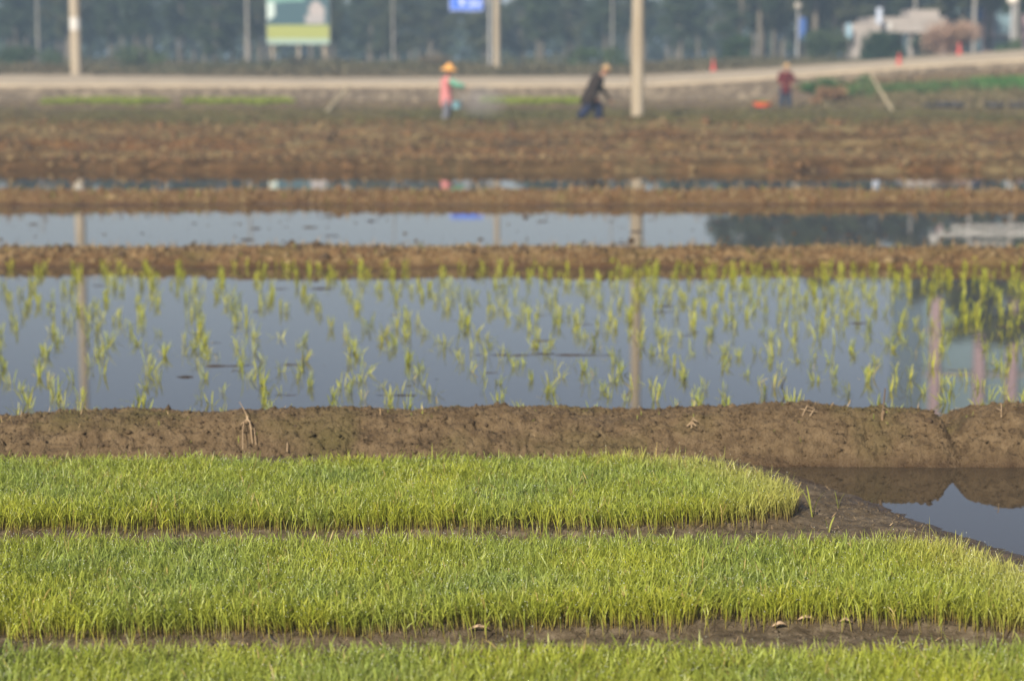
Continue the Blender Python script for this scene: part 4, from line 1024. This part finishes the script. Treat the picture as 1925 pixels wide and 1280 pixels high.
# ------------------------------------------------------------------ pale building at the right
GY = 136.0; sc = GY/FPX
def bx(px0, px1): return (px0-962.5)*sc, (px1-962.5)*sc
def bz(py): return at(962, py, GY)[1]
x0, x1 = bx(1596, 1772); cx = (x0+x1)/2; zg = gz(cx, GY)-.1
root = empty("pavilion", (cx, GY, zg)); tag(root, "low pale flat-roofed building on pillars behind the clipped bush", "building")
M_PALE = mat("pale_render", (.37, .34, .32), (.28, .255, .24), rough=.85, scale=1.2, bump=.01); M_SHADE = mat("opening_shade", (.05, .055, .06), (.03, .035, .04), rough=.6)
def P_(px0, px1, y0, y1, py0, py1, name, m_=None):
    a, b = bx(px0, px1); mb = MB(); mb.box(a-cx, b-cx, y0, y1, bz(py1)-zg, bz(py0)-zg); return mb.build(name, m_ or M_PALE, root, False)
P_(1597, 1636, .3, 4, 44, 120, "wall"); P_(1628, 1770, 0, 5, 33, 62, "roof_slab"); P_(1706, 1762, 1, 4, 18, 32.8, "roof_room"); P_(1756, 1771, .2, 4, 62.2, 120, "wall")
P_(1704, 1712, .4, .9, 62.2, 120, "pillar"); P_(1722, 1728, .4, .9, 62.2, 120, "pillar"); P_(1640, 1646, .4, .9, 62.2, 120, "pillar")
P_(1650, 1700, 3.6, 3.9, 64, 118, "shade_panel", M_SHADE); P_(1654, 1668, -.06, -.003, 42, 56, "window", M_WHITE)  # dark panel at the back paints in the shade between the pillars
P_(1634, 1644, -1.2, -1.1, 16, 46, "sign_panel", mat("pale_blue_panel", (.55, .63, .78), rough=.6)); P_(1582, 1592, -.5, -.4, 45, 72, "side_panel", mat("light_blue_panel", (.30, .48, .6), rough=.6))

# tall building beyond, seen only as a reflection in the paddy
TY2 = 165.0
def tx_(p): return (p-962.5)/FPX*TY2
root = empty("tall_building", (tx_(1850), TY2, 1)); tag(root, "tall blue grey building with pink pilasters mirrored in the planted paddy", "building")
M_GLS = mat("blue_grey_glass", (.22, .33, .38), (.18, .28, .34), rough=.25, scale=.3); M_PINK = mat("pink_pilaster", (.48, .34, .37), (.42, .30, .33), rough=.8, scale=.5)
c0 = tx_(1850); mb = MB(); mb.box(tx_(1742)-c0, tx_(2120)-c0, 0, 14, 0, 26); mb.build("wall", M_GLS, root, False)
for p in (1762, 1846, 1908, 1985, 2060):
    mb = MB(); mb.box(tx_(p-9)-c0, tx_(p+9)-c0, -.6, -.003, 0, 26.4); mb.build("pilaster", M_PINK, root, False)
mb = MB(); mb.box(tx_(1735)-c0, tx_(2127)-c0, -.9, 15, 26.5, 27.2); mb.build("cornice", M_PALE, root, False)
for fl in range(7):
    mb = MB(); mb.box(tx_(1743)-c0, tx_(2119)-c0, -.16, -.004, 3.2+fl*3.5, 3.5+fl*3.5); mb.build("floor_band", M_PALE, root, False)

# white steel gantry over the trees, mirrored in the bare paddy
HY = 132.0
def hx(p): return (p-962.5)/FPX*HY
root = empty("steel_gantry", (hx(1856), HY, gz(hx(1856), HY))); tag(root, "white steel transformer gantry on two posts between the trees at the right", "gantry")
g0_ = gz(hx(1856), HY); c0 = hx(1856)
def hz(yref): return (yref-131)/FPX*HY-1.83-g0_
for p in (1822, 1893+8):
    mb = MB(); mb.tube([(hx(p)-c0, 0, -.3), (hx(p)-c0, 0, hz(470))], .12, 10); mb.build("post", M_GREYP, root)
for (pa, pb, ya, r) in [(1762, 1960, 437, .13), (1790, 1960, 424, .10), (1822, 1900, 456, .08)]:
    mb = MB(); mb.box(hx(pa)-c0, hx(pb)-c0, -.2, .2, hz(ya)-r, hz(ya)+r); mb.build("beam", M_WHITE, root, False)
mb = MB(); mb.lathe([(.001, -.3), (.3, -.2), (.3, .2), (.001, .3)], 12, (hx(1757)-c0, 0, hz(446))); mb.build("insulator", M_WHITE, root)

# ------------------------------------------------------------------ small things near
def clod_mat(nm, a, b): return mat(nm, a, b, rough=.95, scale=3, bump=.01)
M_CL1 = clod_mat("brown_clod", (.18, .105, .048), (.09, .05, .024)); M_CL2 = clod_mat("tan_clod", (.24, .175, .09), (.16, .115, .055)); M_CL3 = clod_mat("dark_clod", (.085, .055, .03), (.05, .034, .02))
M_DRY = mat("dry_stalk", (.42, .32, .20), (.26, .18, .11), rough=.8, scale=20)
def on_bund(px_, py_):
    for Yt in np.arange(9.72, 10.9, .004):
        x, z = at(px_, py_, Yt)
        if z <= bund_a(np.array([x]), np.array([Yt]))[0]+.002: return Vector((x, Yt, z))
    return Vector((x, Yt, z))
def twig(name, lines, label, m_=None, cat_="dry plant", surf=on_bund):
    base = surf(*lines[0][0][:2]); mb = MB()
    for ln in lines:
        pts = []
        for (a, b, lift, *_) in ln:
            s_p = surf(a, b); pts.append(s_p-base+Vector((0, -lift, lift*.6)))
        rr = ln[0][3] if len(ln[0]) > 3 else .004
        mb.tube(pts, [rr*(1-.5*k/len(pts)) for k in range(len(pts))], 6)
    return tag(mb.build(name, m_ or M_DRY, loc=base), label, cat_)
twig("dead_stalk", [[(466, 786, .02, .006), (466, 792, .02), (463, 797, .02)], [(466, 791, .02, .005), (471, 797, .025), (473, 812, .02), (475, 834, .005)], [(466, 791, .02, .0035), (458, 797, .02), (453, 800, .01)],
                    [(460, 797, .02, .003), (458, 812, .03), (458, 850, .03)], [(466, 787, .02, .003), (460, 776, .05), (454, 768, .08)]],
     "pale dead root stalk straddling the nearest bund's face at the left")
twig("dead_stalk", [[(1300, 806, .01, .004), (1299, 797, .02), (1303, 789, .03)], [(1299, 797, .02, .005), (1291, 803, .01)], [(1300, 797, .02, .005), (1308, 802, .01)], [(1301, 792, .03, .004), (1310, 796, .02)]],
     "pale dry sprig on the nearest bund, left of the puddle")
twig("stub", [[(1658, 792, .005, .006), (1657, 780, .02), (1658, 766, .05), (1658, 745, .09)], [(1658, 785, .01, .008), (1660, 775, .02)]], "upright brown stub above a hole in the nearest bund", mat("brown_stub", (.24, .17, .09), (.14, .09, .05)), cat_="dry plant")
twig("dead_stalk", [[(1882, 785, .005, .003), (1881, 772, .02), (1878, 765, .04)], [(1882, 775, .015, .002), (1872, 771, .02)]], "thin straw stem on the nearest bund right of the notch")
twig("dead_stalk", [[(540, 850, .005, .003), (541, 835, .02)], [(482, 838, .01, .003), (480, 820, .02), (478, 805, .01)]], "two short straw stems low on the nearest bund at the left")
twig("straw_wisp", [[(1508, 782, .005, .003), (1516, 766, .02), (1528, 770, .01)], [(1522, 783, .005, .003), (1530, 772, .02)], [(1503, 770, .01, .002), (1535, 776, .01)]], "curled straw wisp on top of the nearest bund right of centre")
# grit and crumbs over the bund and the mud
def crumbs(n, x0, x1, y0, y1, zf, r, name, label, m_, minz=.012):
    X = rng.uniform(x0, x1, n); Y = rng.uniform(y0, y1, n); Z = zf(X, Y); ok = Z > minz; P = np.stack([X, Y, Z], 1)[ok]; n = len(P)
    octv = np.array([[1, 0, 0], [0, 1, 0], [-1, 0, 0], [0, -1, 0], [0, 0, .8], [0, 0, -.6]])
    s_ = (r*rng.lognormal(0, .45, n))[:, None, None]*rng.uniform(.6, 1.3, (n, 6, 1)); V = (P[:, None]+octv[None]*s_).reshape(-1, 3)
    a = rng.uniform(0, 6.28, n)
    tri = np.array([[0, 1, 4], [1, 2, 4], [2, 3, 4], [3, 0, 4], [1, 0, 5], [2, 1, 5], [3, 2, 5], [0, 3, 5]])
    F = (np.arange(n)[:, None, None]*6+tri[None]).reshape(-1, 3)
    return tag(link(name, mesh_np(name, V, F, smooth=True), m_), label, kind='stuff')
crumbs(9000, -2.8, 3.0, 9.75, 10.7, bund_a, .0045, "soil_crumbs", "crumbs of soil lying on the nearest bund", M_BUND)
crumbs(2600, -2.8, 3.0, 9.76, 10.5, bund_a, .0085, "soil_crumbs", "small lumps of soil on the nearest bund", M_BUND)
crumbs(900, -2.8, 3.0, 9.76, 10.3, bund_a, .006, "soil_crumbs", "dark damp lumps of soil on the nearest bund", M_CL3)
crumbs(170, -7, 7, 21.9, 28.5, lambda X, Y: 0*X-.002, .016, "mud_lumps", "small dark mud lumps poking out of the bare flooded paddy", M_CL3, -1)
crumbs(22000, -2.7, 2.2, 5.6, 9.8, near_z, .0042, "soil_crumbs", "crumbs of wet soil on the mud between the beds", M_MUD, .004)
for (nn, m_, rr, lb) in ((9000, M_CL1, .045, "brown clods turned up over the ploughed field"), (3500, M_CL2, .04, "dry tan clods scattered over the ploughed field"), (5500, M_CL3, .042, "dark damp clods scattered over the ploughed field")):
    crumbs(nn, -17, 17, 38.5, 57, field_z, rr, "soil_clods", lb, m_, .02)
crumbs(3500, -6, 6, 19.8, 21.3, b1, .017, "soil_clods", "small dark clods on the reddish bund behind the planted paddy", M_CL3, .03)
crumbs(3500, -6, 6, 19.8, 21.3, b1, .017, "soil_clods", "small brown clods on the reddish bund behind the planted paddy", M_CL2, .03)
crumbs(4500, -9, 9, 29.1, 31, b2, .025, "soil_clods", "small brown clods on the bund between the two bare paddies", M_CL1, .03)
crumbs(2500, -9, 9, 29.1, 31, b2, .022, "soil_clods", "small tan clods on the bund between the two bare paddies", M_CL2, .03)
stuff('stubble', [scatter(4200, -22, 22, yy, yy+ww, field_z, (.06, .2), (.012, .028), (.42, .32, .15), (.28, .20, .09), tilt=(1.2, .3), keepf=lambda X, Y: vnoise(X*.25, Y*.2, 216) > .42) for yy, ww in ((40.1, .7), (44.6, .8), (49.5, 1.0))], M_STRAW, 'straw coloured stubble lines along the ridges of the ploughed field')
STRN = ((.50, .38, .22), (.36, .25, .13))
stuff("straw", [scatter(650, -2.7, 2.9, 9.8, 10.6, bund_a, (.015, .06), (.002, .0045), *STRN, tilt=(1.2, .3), nseg=3),
                scatter(130, -2.7, 2.9, 9.78, 10.3, bund_a, (.015, .045), (.003, .005), (.16, .2, .04), (.3, .33, .07), tilt=(.5, .3), nseg=3),
                scatter(900, -2.7, 1.9, 6.1, 6.6, near_z, (.015, .05), (.0015, .003), *STRN, tilt=(1.3, .3), nseg=3),
                scatter(900, -2.7, 1.6, 7.6, 8.2, near_z, (.015, .05), (.0015, .003), *STRN, tilt=(1.3, .3), nseg=3),
                scatter(500, 1.0, 1.8, 8.0, 9.4, near_z, (.015, .04), (.0015, .003), *STRN, tilt=(1.3, .3), nseg=3)], M_STRAW, "fine dry straw scraps on the nearest mud")

def on_mud(px_, py_):
    for Yt in np.arange(5.8, 9.9, .004):
        x, z = at(px_, py_, Yt)
        if z <= near_z(np.array([x]), np.array([Yt]))[0]+.001: break
    return Vector((x, Yt, z))
def leaf_litter(px_, py_, L, W, rz, label, m_):
    b = on_mud(px_, py_); n = 8; mb = MB(); vs, fs = [], []
    for k in range(n+1):
        t = k/n; w_ = W*math.sin(math.pi*min(.98, max(.04, t)))**.7; z = .008+.014*math.sin(t*3.0)
        vs += [((t-.5)*L, -w_*.5, z+.004), ((t-.5)*L, 0, z), ((t-.5)*L, w_*.5, z+.004)]
    for k in range(n): fs += [(3*k, 3*k+1, 3*k+4, 3*k+3), (3*k+1, 3*k+2, 3*k+5, 3*k+4)]
    mb.add(vs, fs); o = mb.build("dead_leaf", m_, loc=b); o.rotation_euler = (.35, .05, rz)
    sm = o.modifiers.new("thick", 'SOLIDIFY'); sm.thickness = .0015
    tag(o, label, "leaf")
M_LEAFD = mat("dead_leaf", (.48, .36, .24), (.33, .23, .15), rough=.7, scale=40)
leaf_litter(1515, 1170, .055, .016, .05, "dry brown curled leaf under the middle bed's front edge, farthest of three", M_LEAFD)
leaf_litter(1464, 1182, .05, .016, .25, "dry pinkish leaf on the mud left of the curled brown leaf", M_LEAFD)
leaf_litter(1590, 1174, .04, .012, -.3, "small dry leaf on the mud right of the curled brown leaf", M_LEAFD)
leaf_litter(900, 1188, .065, .014, .12, "pale dry leaf on the mud before the middle bed near the centre", M_LEAFD)
twig("stick", [[(500, 1182, .012, .004), (505, 1190, .012), (512, 1200, .006), (520, 1206, .004)]], "short black stick on the mud before the middle bed at the left", M_DARK, "stick", on_mud)
# bent dark twig standing in the paddy water
x, z = at(1474, 742, 11.9); mb = MB(); mb.tube([(.006, 0, -.03), (0, 0, .02), (-.015, 0, .05), (-.005, 0, .08), (.01, 0, .11)], [.004, .005, .006, .005, .003], 6)
tag(mb.build("twig", M_DARK, loc=(x, 11.9, 0)), "bent dark twig standing in the planted paddy's water", "twig")

# ------------------------------------------------------------------ haze: one closed box of air round everything
m, t_, p_ = newmat("air"); t_.nodes.remove(p_)
pv = t_.nodes.new("ShaderNodeVolumePrincipled"); pv.inputs["Color"].default_value = (.52, .74, 1.0, 1); pv.inputs["Density"].default_value = .0016; pv.inputs["Anisotropy"].default_value = 0
t_.links.new(pv.outputs[0], t_.nodes["Material Output"].inputs["Volume"])
mb = MB(); mb.box(-2600, 2600, -350, 2900, -1.4, 30); o = mb.build("haze", m, smooth=False); tag(o, "thin blue morning haze over the fields", kind='stuff')
